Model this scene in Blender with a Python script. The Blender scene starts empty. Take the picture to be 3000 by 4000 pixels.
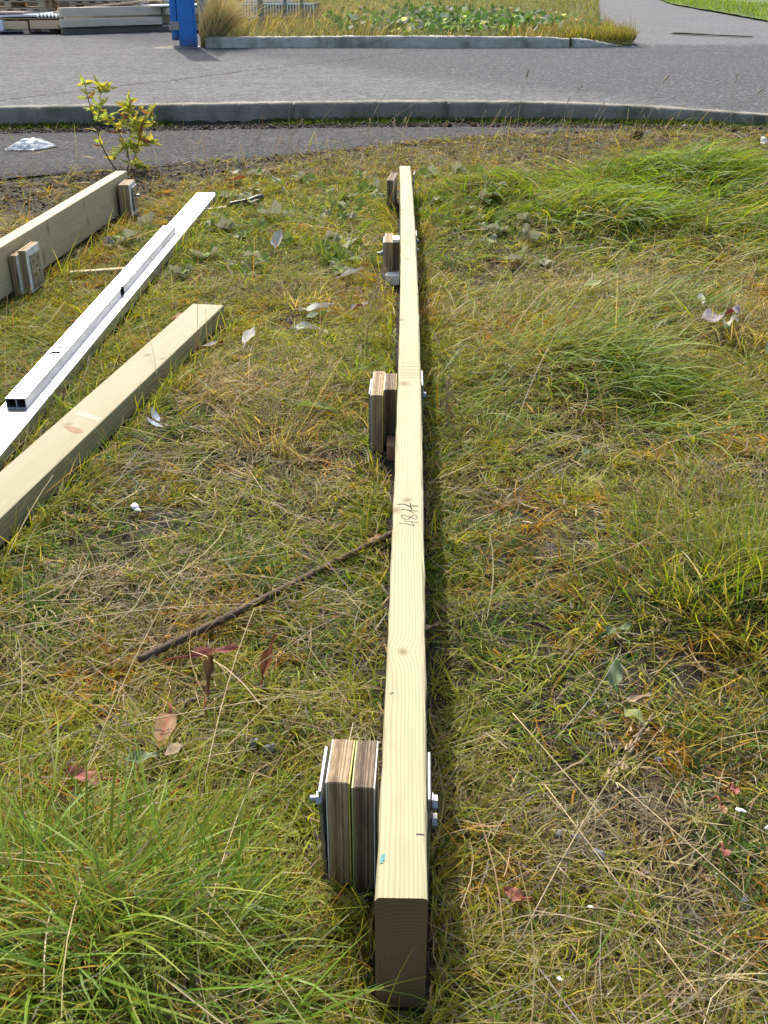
import bpy, bmesh, math, random
import numpy as np
from mathutils import Vector, Matrix

random.seed(7); RNG = np.random.default_rng(11)
SC = bpy.context.scene
COL = SC.collection
R = math.radians

# ------------------------------------------------------------------ camera, sky, sun, exposure
cam_d = bpy.data.cameras.new('camera'); cam = bpy.data.objects.new('camera', cam_d); COL.objects.link(cam)
cam_d.sensor_fit = 'HORIZONTAL'; cam_d.sensor_width = 36.0; cam_d.lens = 48.5
cam_d.clip_start = 0.02; cam_d.clip_end = 2000
cam.location = (0, 0, 0.9); cam.rotation_euler = (R(90 - 27.67), 0, 0)
SC.camera = cam

SUN_EL, SUN_AZ = 45.0, -15.0          # azimuth from +Y, negative = to the left
W = bpy.data.worlds.new('World'); SC.world = W; W.use_nodes = True
wn = W.node_tree; bg = wn.nodes['Background']
sky = wn.nodes.new('ShaderNodeTexSky'); sky.sky_type = 'NISHITA'; sky.sun_disc = False
sky.sun_elevation = R(SUN_EL); sky.sun_rotation = R(SUN_AZ); sky.air_density = 1.0; sky.dust_density = 4.0; sky.ozone_density = 1.0
wn.links.new(sky.outputs[0], bg.inputs[0]); bg.inputs[1].default_value = 0.15
sd = bpy.data.lights.new('sun', 'SUN'); sd.energy = 2.95; sd.angle = R(0.6); sd.color = (1.0, 0.945, 0.85)
sun = bpy.data.objects.new('sun', sd); COL.objects.link(sun)
sdir = Vector((math.sin(R(SUN_AZ)) * math.cos(R(SUN_EL)), math.cos(R(SUN_AZ)) * math.cos(R(SUN_EL)), math.sin(R(SUN_EL))))
sun.rotation_euler = sdir.to_track_quat('Z', 'Y').to_euler()
SC.view_settings.view_transform = 'Standard'; SC.view_settings.look = 'None'
SC.view_settings.exposure = 0.86; SC.view_settings.gamma = 1.0; SC.view_settings.use_curve_mapping = False

cy_ = SC.cycles; cy_.max_bounces = 5; cy_.diffuse_bounces = 2; cy_.glossy_bounces = 2; cy_.transmission_bounces = 3; cy_.transparent_max_bounces = 4

# ------------------------------------------------------------------ helpers
def tag(o, label=None, cat=None, group=None, kind=None):
    if label: o['label'] = label
    if cat: o['category'] = cat
    if group: o['group'] = group
    if kind: o['kind'] = kind
    return o

def empty(name, loc=(0, 0, 0), rz=0.0, label=None, cat=None, group=None):
    o = bpy.data.objects.new(name, None); COL.objects.link(o); o.empty_display_size = 0.05
    o.location = loc; o.rotation_euler = (0, 0, rz)
    return tag(o, label, cat, group)

def link(name, me, mat, parent=None, loc=(0, 0, 0), rot=(0, 0, 0)):
    o = bpy.data.objects.new(name, me); COL.objects.link(o)
    if mat is not None and len(me.materials) == 0: me.materials.append(mat)
    if parent: o.parent = parent
    o.location = loc; o.rotation_euler = rot
    return o

def from_bm(name, bm, mat, parent=None, loc=(0, 0, 0), rot=(0, 0, 0), smooth=False):
    me = bpy.data.meshes.new(name); bm.to_mesh(me); bm.free()
    if smooth:
        me.polygons.foreach_set('use_smooth', np.ones(len(me.polygons), dtype=bool))
    return link(name, me, mat, parent, loc, rot)

def bm_box(bm, x0, x1, y0, y1, z0, z1, bev=0.0, seg=1):
    vs = [bm.verts.new(p) for p in ((x0,y0,z0),(x1,y0,z0),(x1,y1,z0),(x0,y1,z0),(x0,y0,z1),(x1,y0,z1),(x1,y1,z1),(x0,y1,z1))]
    fs = [bm.faces.new([vs[i] for i in q]) for q in ((3,2,1,0),(4,5,6,7),(0,1,5,4),(1,2,6,5),(2,3,7,6),(3,0,4,7))]
    if bev > 0:
        es = set()
        for f in fs: es.update(f.edges)
        bmesh.ops.bevel(bm, geom=list(es), offset=bev, segments=seg, affect='EDGES', profile=0.5)

def box(name, mat, x0, x1, y0, y1, z0, z1, parent=None, loc=(0,0,0), rot=(0,0,0), bev=0.0, seg=1):
    bm = bmesh.new(); bm_box(bm, x0, x1, y0, y1, z0, z1, bev, seg)
    return from_bm(name, bm, mat, parent, loc, rot)

def bm_cyl(bm, p0, p1, r0, r1=None, n=10, caps=True):
    p0 = Vector(p0); p1 = Vector(p1); r1 = r0 if r1 is None else r1
    d = (p1 - p0).normalized(); a = Vector((0, 0, 1)) if abs(d.z) < .9 else Vector((1, 0, 0))
    u = d.cross(a).normalized(); v = d.cross(u)
    A = [bm.verts.new(p0 + r0 * (u * math.cos(t) + v * math.sin(t))) for t in [2*math.pi*i/n for i in range(n)]]
    B = [bm.verts.new(p1 + r1 * (u * math.cos(t) + v * math.sin(t))) for t in [2*math.pi*i/n for i in range(n)]]
    for i in range(n): bm.faces.new((A[i], A[(i+1) % n], B[(i+1) % n], B[i]))
    if caps:
        bm.faces.new(A[::-1]); bm.faces.new(B)

def bm_tube(bm, pts, rads, n=6):
    rings = []
    pts = [Vector(p) for p in pts]
    for i, p in enumerate(pts):
        d = (pts[min(i+1, len(pts)-1)] - pts[max(i-1, 0)]).normalized()
        a = Vector((0, 0, 1)) if abs(d.z) < .9 else Vector((1, 0, 0))
        u = d.cross(a).normalized(); v = d.cross(u)
        rings.append([bm.verts.new(p + rads[i] * (u * math.cos(2*math.pi*k/n) + v * math.sin(2*math.pi*k/n))) for k in range(n)])
    for i in range(len(rings) - 1):
        for k in range(n): bm.faces.new((rings[i][k], rings[i][(k+1) % n], rings[i+1][(k+1) % n], rings[i+1][k]))
    bm.faces.new(rings[0][::-1]); bm.faces.new(rings[-1])

def grid_mesh(name, V, nu, nv):
    """V: (nu*nv,3) array, u fastest varying last"""
    idx = np.arange(nu * nv).reshape(nu, nv)
    q = np.stack([idx[:-1, :-1], idx[1:, :-1], idx[1:, 1:], idx[:-1, 1:]], -1).reshape(-1, 4)
    return np_mesh(name, V, q)

def np_mesh(name, V, Q, col=None, smooth=True):
    me = bpy.data.meshes.new(name)
    V = np.ascontiguousarray(V, dtype=np.float32); Q = np.ascontiguousarray(Q, dtype=np.int32)
    k = Q.shape[1]
    me.vertices.add(len(V)); me.vertices.foreach_set('co', V.ravel())
    me.loops.add(Q.size); me.loops.foreach_set('vertex_index', Q.ravel())
    me.polygons.add(len(Q)); me.polygons.foreach_set('loop_start', np.arange(0, Q.size, k, dtype=np.int32))
    if smooth: me.polygons.foreach_set('use_smooth', np.ones(len(Q), dtype=bool))
    if col is not None:
        a = me.attributes.new('col', 'FLOAT_COLOR', 'POINT')
        c = np.ones((len(V), 4), dtype=np.float32); c[:, :3] = col
        a.data.foreach_set('color', c.ravel())
    me.update(calc_edges=True)
    return me

def _hash(ix, iy, seed):
    n = (ix.astype(np.int64) * 374761393 + iy.astype(np.int64) * 668265263 + seed * 974634777) & 0x7fffffff
    n = ((n ^ (n >> 13)) * 1274126177) & 0x7fffffff
    return ((n ^ (n >> 16)) & 0xffff) / 65535.0

def nz(x, y, s=1.0, seed=0, oct=2):
    """value noise, 0..1"""
    x = np.asarray(x, dtype=float); y = np.asarray(y, dtype=float)
    out = 0; amp = 1.0; tot = 0
    for o in range(oct):
        fx = x * s; fy = y * s
        ix = np.floor(fx).astype(int); iy = np.floor(fy).astype(int)
        tx = fx - ix; ty = fy - iy; tx = tx*tx*(3-2*tx); ty = ty*ty*(3-2*ty)
        a = _hash(ix, iy, seed+o); b = _hash(ix+1, iy, seed+o); c = _hash(ix, iy+1, seed+o); d = _hash(ix+1, iy+1, seed+o)
        out = out + amp * ((a*(1-tx)+b*tx)*(1-ty) + (c*(1-tx)+d*tx)*ty); tot += amp
        amp *= .5; s *= 2.1
    return out / tot

def sstep(a, b, x):
    t = np.clip((np.asarray(x, dtype=float) - a) / (b - a), 0, 1); return t*t*(3-2*t)

def smooth_interp(xs, ys):
    X = np.linspace(xs[0], xs[-1], 801); Y = np.interp(X, xs, ys)
    k = np.hanning(121); k /= k.sum()
    Yp = np.pad(Y, 60, mode='reflect', reflect_type='odd'); Y = np.convolve(Yp, k, 'valid')
    return lambda x: np.interp(x, X, Y)

# ------------------------------------------------------------------ materials
class NT:
    def __init__(s, name):
        s.m = bpy.data.materials.new(name); s.m.use_nodes = True; s.t = s.m.node_tree; s.t.nodes.clear()
        s.out = s.n('ShaderNodeOutputMaterial')
    def n(s, t, **kw):
        x = s.t.nodes.new(t)
        for k, v in kw.items(): setattr(x, k, v)
        return x
    def l(s, a, b): s.t.links.new(a, b)
    def val(s, sock, v):
        if hasattr(v, 'is_linked') or isinstance(v, bpy.types.NodeSocket): s.l(v, sock)
        else: sock.default_value = v
    def m_(s, op, a, b=0.0, c=None):
        x = s.n('ShaderNodeMath', operation=op); s.val(x.inputs[0], a); s.val(x.inputs[1], b)
        if c is not None: s.val(x.inputs[2], c)
        return x.outputs[0]
    def coord(s, which='Object'): return s.n('ShaderNodeTexCoord').outputs[which]
    def mapping(s, v, scale): 
        x = s.n('ShaderNodeVectorMath', operation='MULTIPLY'); s.l(v, x.inputs[0]); x.inputs[1].default_value = scale
        return x.outputs[0]
    def noise(s, v, scale=5, detail=2, rough=.5, dist=0.0):
        x = s.n('ShaderNodeTexNoise'); s.l(v, x.inputs['Vector']); x.inputs['Scale'].default_value = scale
        x.inputs['Detail'].default_value = detail; x.inputs['Roughness'].default_value = rough; x.inputs['Distortion'].default_value = dist
        return x.outputs[0]
    def voro(s, v, scale, feat='F1', out='Distance'):
        x = s.n('ShaderNodeTexVoronoi', feature=feat); s.l(v, x.inputs['Vector']); x.inputs['Scale'].default_value = scale
        return x.outputs[out]
    def ramp(s, f, stops, interp='LINEAR'):
        x = s.n('ShaderNodeValToRGB'); s.val(x.inputs[0], f); cr = x.color_ramp; cr.interpolation = interp
        while len(cr.elements) < len(stops): cr.elements.new(.5)
        for e, (p, c) in zip(cr.elements, stops):
            e.position = p; e.color = (c, c, c, 1) if isinstance(c, (int, float)) else (*c, 1)
        return x.outputs[0]
    def mix(s, f, a, b, mode='MIX'):
        x = s.n('ShaderNodeMix', data_type='RGBA', blend_type=mode); s.val(x.inputs[0], f)
        for sock, v in ((x.inputs[6], a), (x.inputs[7], b)):
            if isinstance(v, tuple): sock.default_value = (*v, 1) if len(v) == 3 else v
            else: s.l(v, sock)
        return x.outputs[2]
    def bump(s, h, strength=.3, dist=.01, normal=None):
        x = s.n('ShaderNodeBump'); s.l(h, x.inputs['Height']); x.inputs['Strength'].default_value = strength; x.inputs['Distance'].default_value = dist
        if normal is not None: s.l(normal, x.inputs['Normal'])
        return x.outputs[0]
    def pbr(s, color, rough=.7, metal=0.0, normal=None, spec=.5, **kw):
        p = s.n('ShaderNodeBsdfPrincipled')
        for k, v in (('Base Color', color), ('Roughness', rough), ('Metallic', metal), ('Specular IOR Level', spec)):
            if isinstance(v, tuple): p.inputs[k].default_value = (*v, 1)
            else: s.val(p.inputs[k], v)
        for k, v in kw.items(): s.val(p.inputs[k.replace('_', ' ')], v)
        if normal is not None: s.l(normal, p.inputs['Normal'])
        s.l(p.outputs[0], s.out.inputs[0]); return p

def wood(name, light, dark, pith=(0.01, -0.02), freq=380, knots=(), grey=0.0, wob=.006, rough=.62, fibre=.22, ringamt=.75, kdark=.62):
    """pine: rings about a pith that runs along local Y; knots = (x, y, z, radius, push)"""
    k = NT(name); c = k.coord(); sep = k.n('ShaderNodeSeparateXYZ'); k.l(c, sep.inputs[0]); x, y, z = sep.outputs
    lo = k.noise(k.mapping(c, (9, 1.3, 9)), 1.0, 2)
    lo2 = k.noise(k.mapping(c, (30, 4.5, 30)), 1.0, 1)
    dx = k.m_('SUBTRACT', x, pith[0]); dz = k.m_('SUBTRACT', z, pith[1])
    r = k.m_('SQRT', k.m_('ADD', k.m_('MULTIPLY', dx, dx), k.m_('MULTIPLY', dz, dz)))
    r = k.m_('ADD', r, k.m_('MULTIPLY', k.m_('SUBTRACT', lo, .5), wob * 2))
    r = k.m_('ADD', r, k.m_('MULTIPLY', k.m_('SUBTRACT', lo2, .5), wob * .35))
    kd = None
    for (kx, ky, kz, kr, push) in knots:
        ex = k.m_('DIVIDE', k.m_('SUBTRACT', x, kx), kr); ey = k.m_('DIVIDE', k.m_('SUBTRACT', y, ky), kr * 1.25); ez = k.m_('DIVIDE', k.m_('SUBTRACT', z, kz), kr * 2.2)
        d2 = k.m_('ADD', k.m_('ADD', k.m_('MULTIPLY', ex, ex), k.m_('MULTIPLY', ey, ey)), k.m_('MULTIPLY', ez, ez))
        g = k.m_('EXPONENT', k.m_('MULTIPLY', d2, -.28))
        r = k.m_('ADD', r, k.m_('MULTIPLY', g, push))
        kk = k.m_('EXPONENT', k.m_('MULTIPLY', d2, -1.6))
        kd = kk if kd is None else k.m_('MAXIMUM', kd, kk)
    r = k.m_('ADD', r, k.m_('MULTIPLY', k.noise(k.mapping(c, (70, 1.6, 70)), 1.0, 2), .0035))
    fr = k.m_('FRACT', k.m_('MULTIPLY', r, freq))
    ring = k.ramp(fr, [(0, 0.0), (.45, .12), (.82, 1.0), (.93, .75), (1.0, 0.0)])
    fib = k.noise(k.mapping(c, (420, 14, 420)), 1.0, 2)
    blot = k.noise(k.mapping(c, (16, 3, 16)), 1.0, 3)
    amt = k.m_('MULTIPLY', ring, k.m_('ADD', k.m_('MULTIPLY', blot, ringamt), ringamt * .25))
    col = k.mix(amt, light, dark)
    col = k.mix(k.m_('MULTIPLY', fib, fibre), col, tuple(v * .55 for v in light))
    col = k.mix(k.ramp(blot, [(.45, 0.0), (.72, .5)]), col, (light[0]*.72, light[1]*.75, light[2]*.62))
    st_ = k.noise(k.mapping(c, (55, 2.2, 55)), 1.0, 3); col = k.mix(k.ramp(st_, [(.56, 0), (.68, .3)]), col, (light[0]*.62, light[1]*.62, light[2]*.52)); col = k.mix(k.ramp(st_, [(.28, .3), (.4, 0)]), col, tuple(min(1, v*1.22) for v in light))
    sp_ = k.noise(c, 85, 3, .6); col = k.mix(k.ramp(sp_, [(.68, 0), (.76, .35)]), col, (light[0]*.5, light[1]*.47, light[2]*.4))
    if kd is not None:
        col = k.mix(k.ramp(kd, [(.3, 0.0), (.8, kdark*.65), (1, kdark)]), col, (light[0]*.42, light[1]*.34, light[2]*.24))
    if grey > 0: col = k.mix(grey, col, (.22, .21, .19))
    nrm = k.bump(k.m_('ADD', fib, k.m_('MULTIPLY', ring, .6)), .25, .0008)
    dt = k.noise(k.mapping(c, (22, 5, 22)), 1.0, 5, .7); col = k.mix(k.ramp(dt, [(.55, 0), (.75, .4)]), col, (light[0]*.55, light[1]*.52, light[2]*.46))
    k.pbr(col, .62, 0, nrm, spec=.22); return k.m

def plywood(name, pal, yellow=.0):
    k = NT(name); c = k.coord(); sep = k.n('ShaderNodeSeparateXYZ'); k.l(c, sep.inputs[0]); x, y, z = sep.outputs
    wob = k.noise(k.mapping(c, (60, 9, 9)), 1.0, 3)
    lay = k.m_('FLOOR', k.m_('ADD', k.m_('DIVIDE', x, .0012), k.m_('MULTIPLY', wob, 1.6)))
    wn_ = k.n('ShaderNodeTexWhiteNoise', noise_dimensions='1D'); k.l(lay, wn_.inputs['W'])
    fib = k.noise(k.mapping(c, (900, 60, 22)), 1.0, 3, .6)
    f = k.m_('ADD', k.m_('MULTIPLY', wn_.outputs[0], .36), k.m_('MULTIPLY', fib, .68))
    col = k.ramp(f, [(.22, pal[0]), (.45, pal[1]), (.62, pal[2]), (.85, pal[3])])
    st = k.noise(k.mapping(c, (70, 40, 14)), 1.0, 3)
    col = k.mix(k.ramp(st, [(.55, 0), (.72, .6)]), col, (.05, .04, .03))
    k.pbr(col, .8, 0, k.bump(f, .5, .001), spec=.2); return k.m

def plain(name, color, rough=.6, metal=0.0, var=.18, scale=40, bump=.15, spec=.4, dist=.003):
    k = NT(name); c = k.coord(); n = k.noise(c, scale, 4, .6)
    col = k.mix(k.ramp(n, [(.3, 0.0), (.7, 1.0)]), tuple(v * (1 - var) for v in color), tuple(min(1, v * (1 + var)) for v in color))
    k.pbr(col, rough, metal, k.bump(n, bump, dist), spec=spec); return k.m

def alu(name):
    k = NT(name); c = k.coord(); n = k.noise(k.mapping(c, (500, 6, 500)), 1.0, 3)
    s = k.noise(k.mapping(c, (40, 12, 40)), 1, 4)
    col = k.mix(k.ramp(s, [(.35, 0), (.75, 1)]), (.62, .63, .645), (.48, .495, .51))
    sm = k.noise(k.mapping(c, (12, 5, 12)), 1, 5, .7); col = k.mix(k.ramp(sm, [(.5, 0), (.7, .5)]), col, (.40, .41, .42))
    k.pbr(col, k.m_('ADD', k.m_('ADD', k.m_('MULTIPLY', n, .12), k.m_('MULTIPLY', sm, .25)), .26), 1.0, k.bump(n, .02, .0003)); return k.m

def galv(name, base=.55):
    k = NT(name); c = k.coord(); v = k.voro(c, 130, 'F1', 'Color'); sp = k.n('ShaderNodeSeparateColor'); k.l(v, sp.inputs[0])
    col = k.mix(sp.outputs[0], (base*.75, base*.78, base*.82), (base*1.2, base*1.22, base*1.25))
    k.pbr(col, k.m_('ADD', k.m_('MULTIPLY', sp.outputs[1], .2), .32), .85); return k.m

def asphalt(name, lo, hi, dark_fn=None, scale=1.0, speck=.6):
    k = NT(name); c = k.coord('Object')
    ag = k.voro(c, 140 * scale, 'F1', 'Color'); sp = k.n('ShaderNodeSeparateColor'); k.l(ag, sp.inputs[0])
    f1 = k.noise(c, 55 * scale, 3, .65); f2 = k.noise(c, 1.1, 4, .55); f3 = k.noise(k.mapping(c, (.6, 3.2, 1)), 1.0, 3)
    col = k.mix(k.m_('ADD', k.m_('MULTIPLY', sp.outputs[0], .55), k.m_('MULTIPLY', f1, .45)), lo, hi)
    col = k.mix(k.ramp(f1, [(.62, 0), (.75, .3)]), col, tuple(min(1, v * 1.6) for v in hi))
    col = k.mix(k.ramp(f2, [(.3, .28), (.62, 0)]), col, tuple(v * .62 for v in lo))
    col = k.mix(k.ramp(f3, [(.5, 0), (.72, .22)]), col, tuple(v * 1.35 for v in hi))
    f5 = k.noise(c, 16*scale + 4, 5, .8); col = k.mix(k.ramp(f5, [(.36, .55), (.5, 0)]), col, tuple(v*.55 for v in lo)); col = k.mix(k.ramp(f5, [(.52, 0), (.66, .4)]), col, tuple(min(1, v*1.35) for v in hi))
    if dark_fn: col = dark_fn(k, c, col)
    s1 = k.noise(c, 70*scale, 1, .5); s2 = k.noise(c, 34*scale, 2, .7)
    col = k.mix(k.ramp(s1, [(.58, 0), (.66, speck)]), col, tuple(min(1, v*1.9) for v in hi)); col = k.mix(k.ramp(s2, [(.34, speck), (.45, 0)]), col, tuple(v*.35 for v in lo))
    nrm = k.bump(k.m_('ADD', f1, k.m_('ADD', s2, sp.outputs[1])), .9, .006)
    k.pbr(col, .92, 0, nrm, spec=.10); return k.m

def concrete(name, lo, hi):
    k = NT(name); c = k.coord('Object'); f1 = k.noise(c, 120, 3, .7); f2 = k.noise(c, 5, 5, .6); f3 = k.noise(k.mapping(c, (6, 6, 1.2)), 1, 4)
    col = k.mix(k.ramp(f2, [(.3, 0), (.7, 1)]), lo, hi)
    col = k.mix(k.ramp(f1, [(.58, 0), (.7, .6)]), col, tuple(min(1, v * 1.8) for v in hi))
    col = k.mix(k.ramp(f1, [(.3, .55), (.42, 0)]), col, tuple(v * .4 for v in lo))
    col = k.mix(k.ramp(f3, [(.48, 0), (.66, .75)]), col, (lo[0]*.45, lo[1]*.5, lo[2]*.42)); f4 = k.noise(k.mapping(c, (3.5, 3.5, 14)), 1, 5, .65); col = k.mix(k.ramp(f4, [(.5, 0), (.7, .5)]), col, tuple(min(1, v*1.3) for v in hi))
    k.pbr(col, .9, 0, k.bump(k.m_('ADD', f1, f2), .5, .006), spec=.2); return k.m

def foliage(name, tint=(1, 1, 1), trans=.45, rough=.5, spec=.3):
    k = NT(name); a = k.n('ShaderNodeAttribute', attribute_name='col')
    col = a.outputs['Color']
    p = k.n('ShaderNodeBsdfDiffuse'); k.l(col, p.inputs[0])
    t = k.n('ShaderNodeBsdfTranslucent'); k.l(k.mix(1.0, col, (1.35, 1.25, .45), 'MULTIPLY'), t.inputs[0])
    m0 = k.n('ShaderNodeMixShader'); m0.inputs[0].default_value = trans; k.l(p.outputs[0], m0.inputs[1]); k.l(t.outputs[0], m0.inputs[2])
    g = k.n('ShaderNodeBsdfGlossy'); g.inputs['Roughness'].default_value = rough; g.inputs[0].default_value = (.9, .9, .9, 1)
    ms = k.n('ShaderNodeMixShader'); ms.inputs[0].default_value = .02; k.l(m0.outputs[0], ms.inputs[1]); k.l(g.outputs[0], ms.inputs[2])
    k.l(ms.outputs[0], k.out.inputs[0]); return k.m

def leafmat(name, top, under, vein=(.3, .1, .05), trans=.3, blot=None):
    k = NT(name); c = k.coord('Object'); g = k.n('ShaderNodeNewGeometry')
    n = k.noise(c, 70, 4, .6); n2 = k.noise(c, 25, 3)
    a = k.mix(k.ramp(n, [(.35, 0), (.7, 1)]), tuple(v * .75 for v in top), tuple(min(1, v * 1.2) for v in top))
    if blot: a = k.mix(k.ramp(n2, [(.45, 0), (.62, .85)]), a, blot)
    b = k.mix(k.ramp(n, [(.35, 0), (.7, 1)]), tuple(v * .8 for v in under), under)
    col = k.mix(g.outputs['Backfacing'], a, b)
    sep = k.n('ShaderNodeSeparateXYZ'); k.l(c, sep.inputs[0])
    mid = k.ramp(k.m_('ABSOLUTE', sep.outputs[0]), [(.0012, .7), (.0022, 0.0)]); col = k.mix(mid, col, vein)
    p = k.n('ShaderNodeBsdfPrincipled'); k.l(col, p.inputs['Base Color']); p.inputs['Roughness'].default_value = .65; p.inputs['Specular IOR Level'].default_value = .15
    k.l(k.bump(n, .4, .002), p.inputs['Normal'])
    t = k.n('ShaderNodeBsdfTranslucent'); k.l(col, t.inputs[0])
    ms = k.n('ShaderNodeMixShader'); ms.inputs[0].default_value = trans; k.l(p.outputs[0], ms.inputs[1]); k.l(t.outputs[0], ms.inputs[2])
    k.l(ms.outputs[0], k.out.inputs[0]); return k.m

PAL_A = ((.13, .085, .05), (.26, .18, .10), (.38, .285, .17), (.54, .44, .30))
PAL_DK = ((.05, .038, .028), (.12, .085, .055), (.21, .155, .095), (.38, .30, .20))
M = {
    'ply': plywood('plywood_edge', PAL_A), 'ply_dark': plywood('plywood_weathered', PAL_DK),
    'film_yellow': plain('film_yellow', (.52, .45, .10), .6, var=.25), 'film_white': plain('film_white', (.62, .62, .58), .6, var=.2),
    'film_green': plain('film_pale_green', (.42, .46, .20), .6, var=.25),
    'galv': galv('galvanised_steel', .30), 'alu': alu('aluminium'), 'dark_in': plain('dark_hollow', (.012, .012, .012), 1.0, spec=0.0),
    'white_wood': plain('white_painted_wood', (.78, .78, .74), .55, var=.12), 'brick': plain('red_brown_block', (.27, .155, .095), .85, var=.3, scale=90),
    'rust': plain('rusty_steel', (.085, .058, .038), .8, metal=.2, var=.5, scale=120, bump=.5),
    'pencil': plain('pencil_graphite', (.07, .062, .058), .9, spec=.05), 'teal': plain('teal_crayon', (.07, .27, .25), .6),
    'resin': plain('resin_patch', (.33, .215, .135), .8, var=.15, spec=.1), 'pale_scrape': plain('pale_scrape', (.48, .43, .31), .8, spec=.1),
    'blue': plain('blue_paint', (.012, .115, .40), .42, var=.14, scale=9, bump=.05), 'black_pl': plain('black_plastic', (.014, .014, .016), .38, var=.2),
    'grey_post': plain('grey_green_paint', (.16, .19, .18), .5), 'steel_wire': plain('fence_wire', (.30, .30, .28), .5, metal=.4),
    'grey_wood': wood('weathered_grey_timber', (.74, .65, .51), (.50, .43, .34), (.02, -.3), 120, grey=.0),
    'pale_wood': wood('pale_crate_timber', (.86, .63, .37), (.62, .42, .23), (.02, -.3), 120),
    'pallet': wood('pallet_timber', (.76, .58, .37), (.5, .36, .22), (.02, -.3), 120, grey=.0),
    'old_pallet': wood('old_pallet_timber', (.20, .16, .12), (.10, .08, .06), (.02, -.3), 120, grey=.3),
    'white_sheet': plain('white_plastic_sheet', (.86, .88, .86), .35, var=.06), 'white_wrap': plain('white_wrap', (.80, .83, .86), .4, var=.08),
    'pink_board': plain('pinkish_board', (.50, .36, .30), .7),
    'stone': plain('grey_pebble', (.16, .165, .17), .8, var=.35, scale=60, bump=.4), 'shell': plain('white_shell', (.78, .78, .76), .4, var=.1),
    'moss': plain('kerb_moss', (.055, .085, .012), .95, var=.6, scale=45, bump=.9, dist=.01),
    'grass': foliage('grass_blades'), 'straw': foliage('dry_straw', trans=.25, rough=.55),
}
M['beam'] = wood('pressure_treated_pine', (.420, .385, .235), (.265, .22, .118), (-.055, .085), 340, kdark=.95, ringamt=.85, wob=.0035,
    knots=((.0, .385, .15, .010, .006), (-.012, .765, .15, .016, -.012), (.006, .80, .15, .012, .010), (.0, 1.325, .15, .018, .016), (-.008, 1.76, .15, .015, .012), (.010, 2.35, .15, .014, .012), (-.006, 3.05, .15, .014, -.01), (.012, 3.6, .15, .012, .01)))
M['plank'] = wood('treated_pine_plank', (.335, .302, .180), (.19, .15, .075), (-.09, -.01), 290, ringamt=1.0, wob=.004,
    kdark=.85, knots=((-.012, -.45, .05, .018, .016), (-.016, -.90, .05, .016, .012), (.034, -.47, .05, .012, .01), (-.02, -1.5, .05, .014, .012)))
M['board'] = wood('treated_pine_board', (.44, .378, .245), (.26, .195, .11), (-.05, .06), 250, ringamt=.6, wob=.012,
    kdark=.85, knots=((.024, -.55, .055, .016, .016), (.024, -.57, .12, .014, .016), (.024, -.95, .115, .016, .012), (.024, -1.02, .04, .018, .016), (.024, -.21, .06, .014, .014), (.024, -1.6, .08, .016, .014)))

k = NT('blue_paint_worn'); c = k.coord(); n = k.noise(c, 9, 5, .65); n2 = k.noise(c, 60, 3); sep = k.n('ShaderNodeSeparateXYZ'); k.l(c, sep.inputs[0])
col = k.mix(n, (.014, .14, .46), (.03, .22, .62)); low = k.m_('ADD', k.m_('MULTIPLY', sep.outputs[2], -2.2), n)
col = k.mix(k.ramp(low, [(.15, 0), (.55, .8)]), col, (.07, .075, .08)); col = k.mix(k.ramp(n2, [(.66, 0), (.72, .7)]), col, (.09, .05, .03))
k.pbr(col, .5, 0, k.bump(n2, .1, .002), spec=.4); M['blue'] = k.m
M['end'] = wood('treated_end_grain', (.185, .125, .062), (.085, .055, .027), (.006, .058), 230, ringamt=.75, wob=.014)
M['end_pale'] = wood('pale_end_grain', (.42, .36, .23), (.28, .22, .13), (.01, -.03), 300, ringamt=.7)

# ------------------------------------------------------------------ ground shape
KERB_Y = smooth_interp([-9, -5, -2.4, 0, 1.83, 2.45, 3.4, 6, 9], [6.4, 6.7, 6.98, 7.33, 7.22, 7.03, 6.72, 5.9, 5.0])
KERB_TOP = smooth_interp([-9, 1.5, 2.7, 9], [.124, .124, .055, .05])
ASPH_Y = smooth_interp([-9, -4, -1.84, -1.11, -.458, 0, .9, 2.5, 9], [4.6, 4.85, 5.15, 5.72, 5.95, 6.33, 6.85, 7.1, 5.2])
MOUNDS = [(-.36, .74, .15, .05), (-.22, .70, .12, .04), (.52, 1.50, .22, .035), (.62, 1.35, .2, .03), (1.35, 4.85, .40, .15), (.85, 4.15, .35, .10), (1.7, 4.2, .4, .06), (.5, 4.75, .25, .06),
          (.50, 2.45, .22, .075), (.74, 2.9, .3, .05), (.45, 4.6, .3, .04), (-.30, 2.35, .3, .02), (.9, 1.9, .35, .03)]
def hgt(x, y):
    x = np.asarray(x, dtype=float); y = np.asarray(y, dtype=float)
    h = .022 * (nz(x, y, 2.3, 3) - .5) + .014 * (nz(x, y, 11, 5) - .5)
    for (mx, my, ms, mh) in MOUNDS: h = h + mh * np.exp(-((x-mx)**2 + (y-my)**2) / (ms*ms))
    # flat where the timber lies
    bx = .016 + (y - .672) * .0188
    f = 1 - np.exp(-((x-bx)/.07)**2) * ((y > .55) & (y < 4.8))
    h = h * (.25 + .75*f) - .006
    asp = sstep(-.12, .10, y - ASPH_Y(x) + .14*(nz(x, y, 5, 21)-.5))
    h = h * (1 - asp) + asp * (-.02)
    return h

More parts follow.
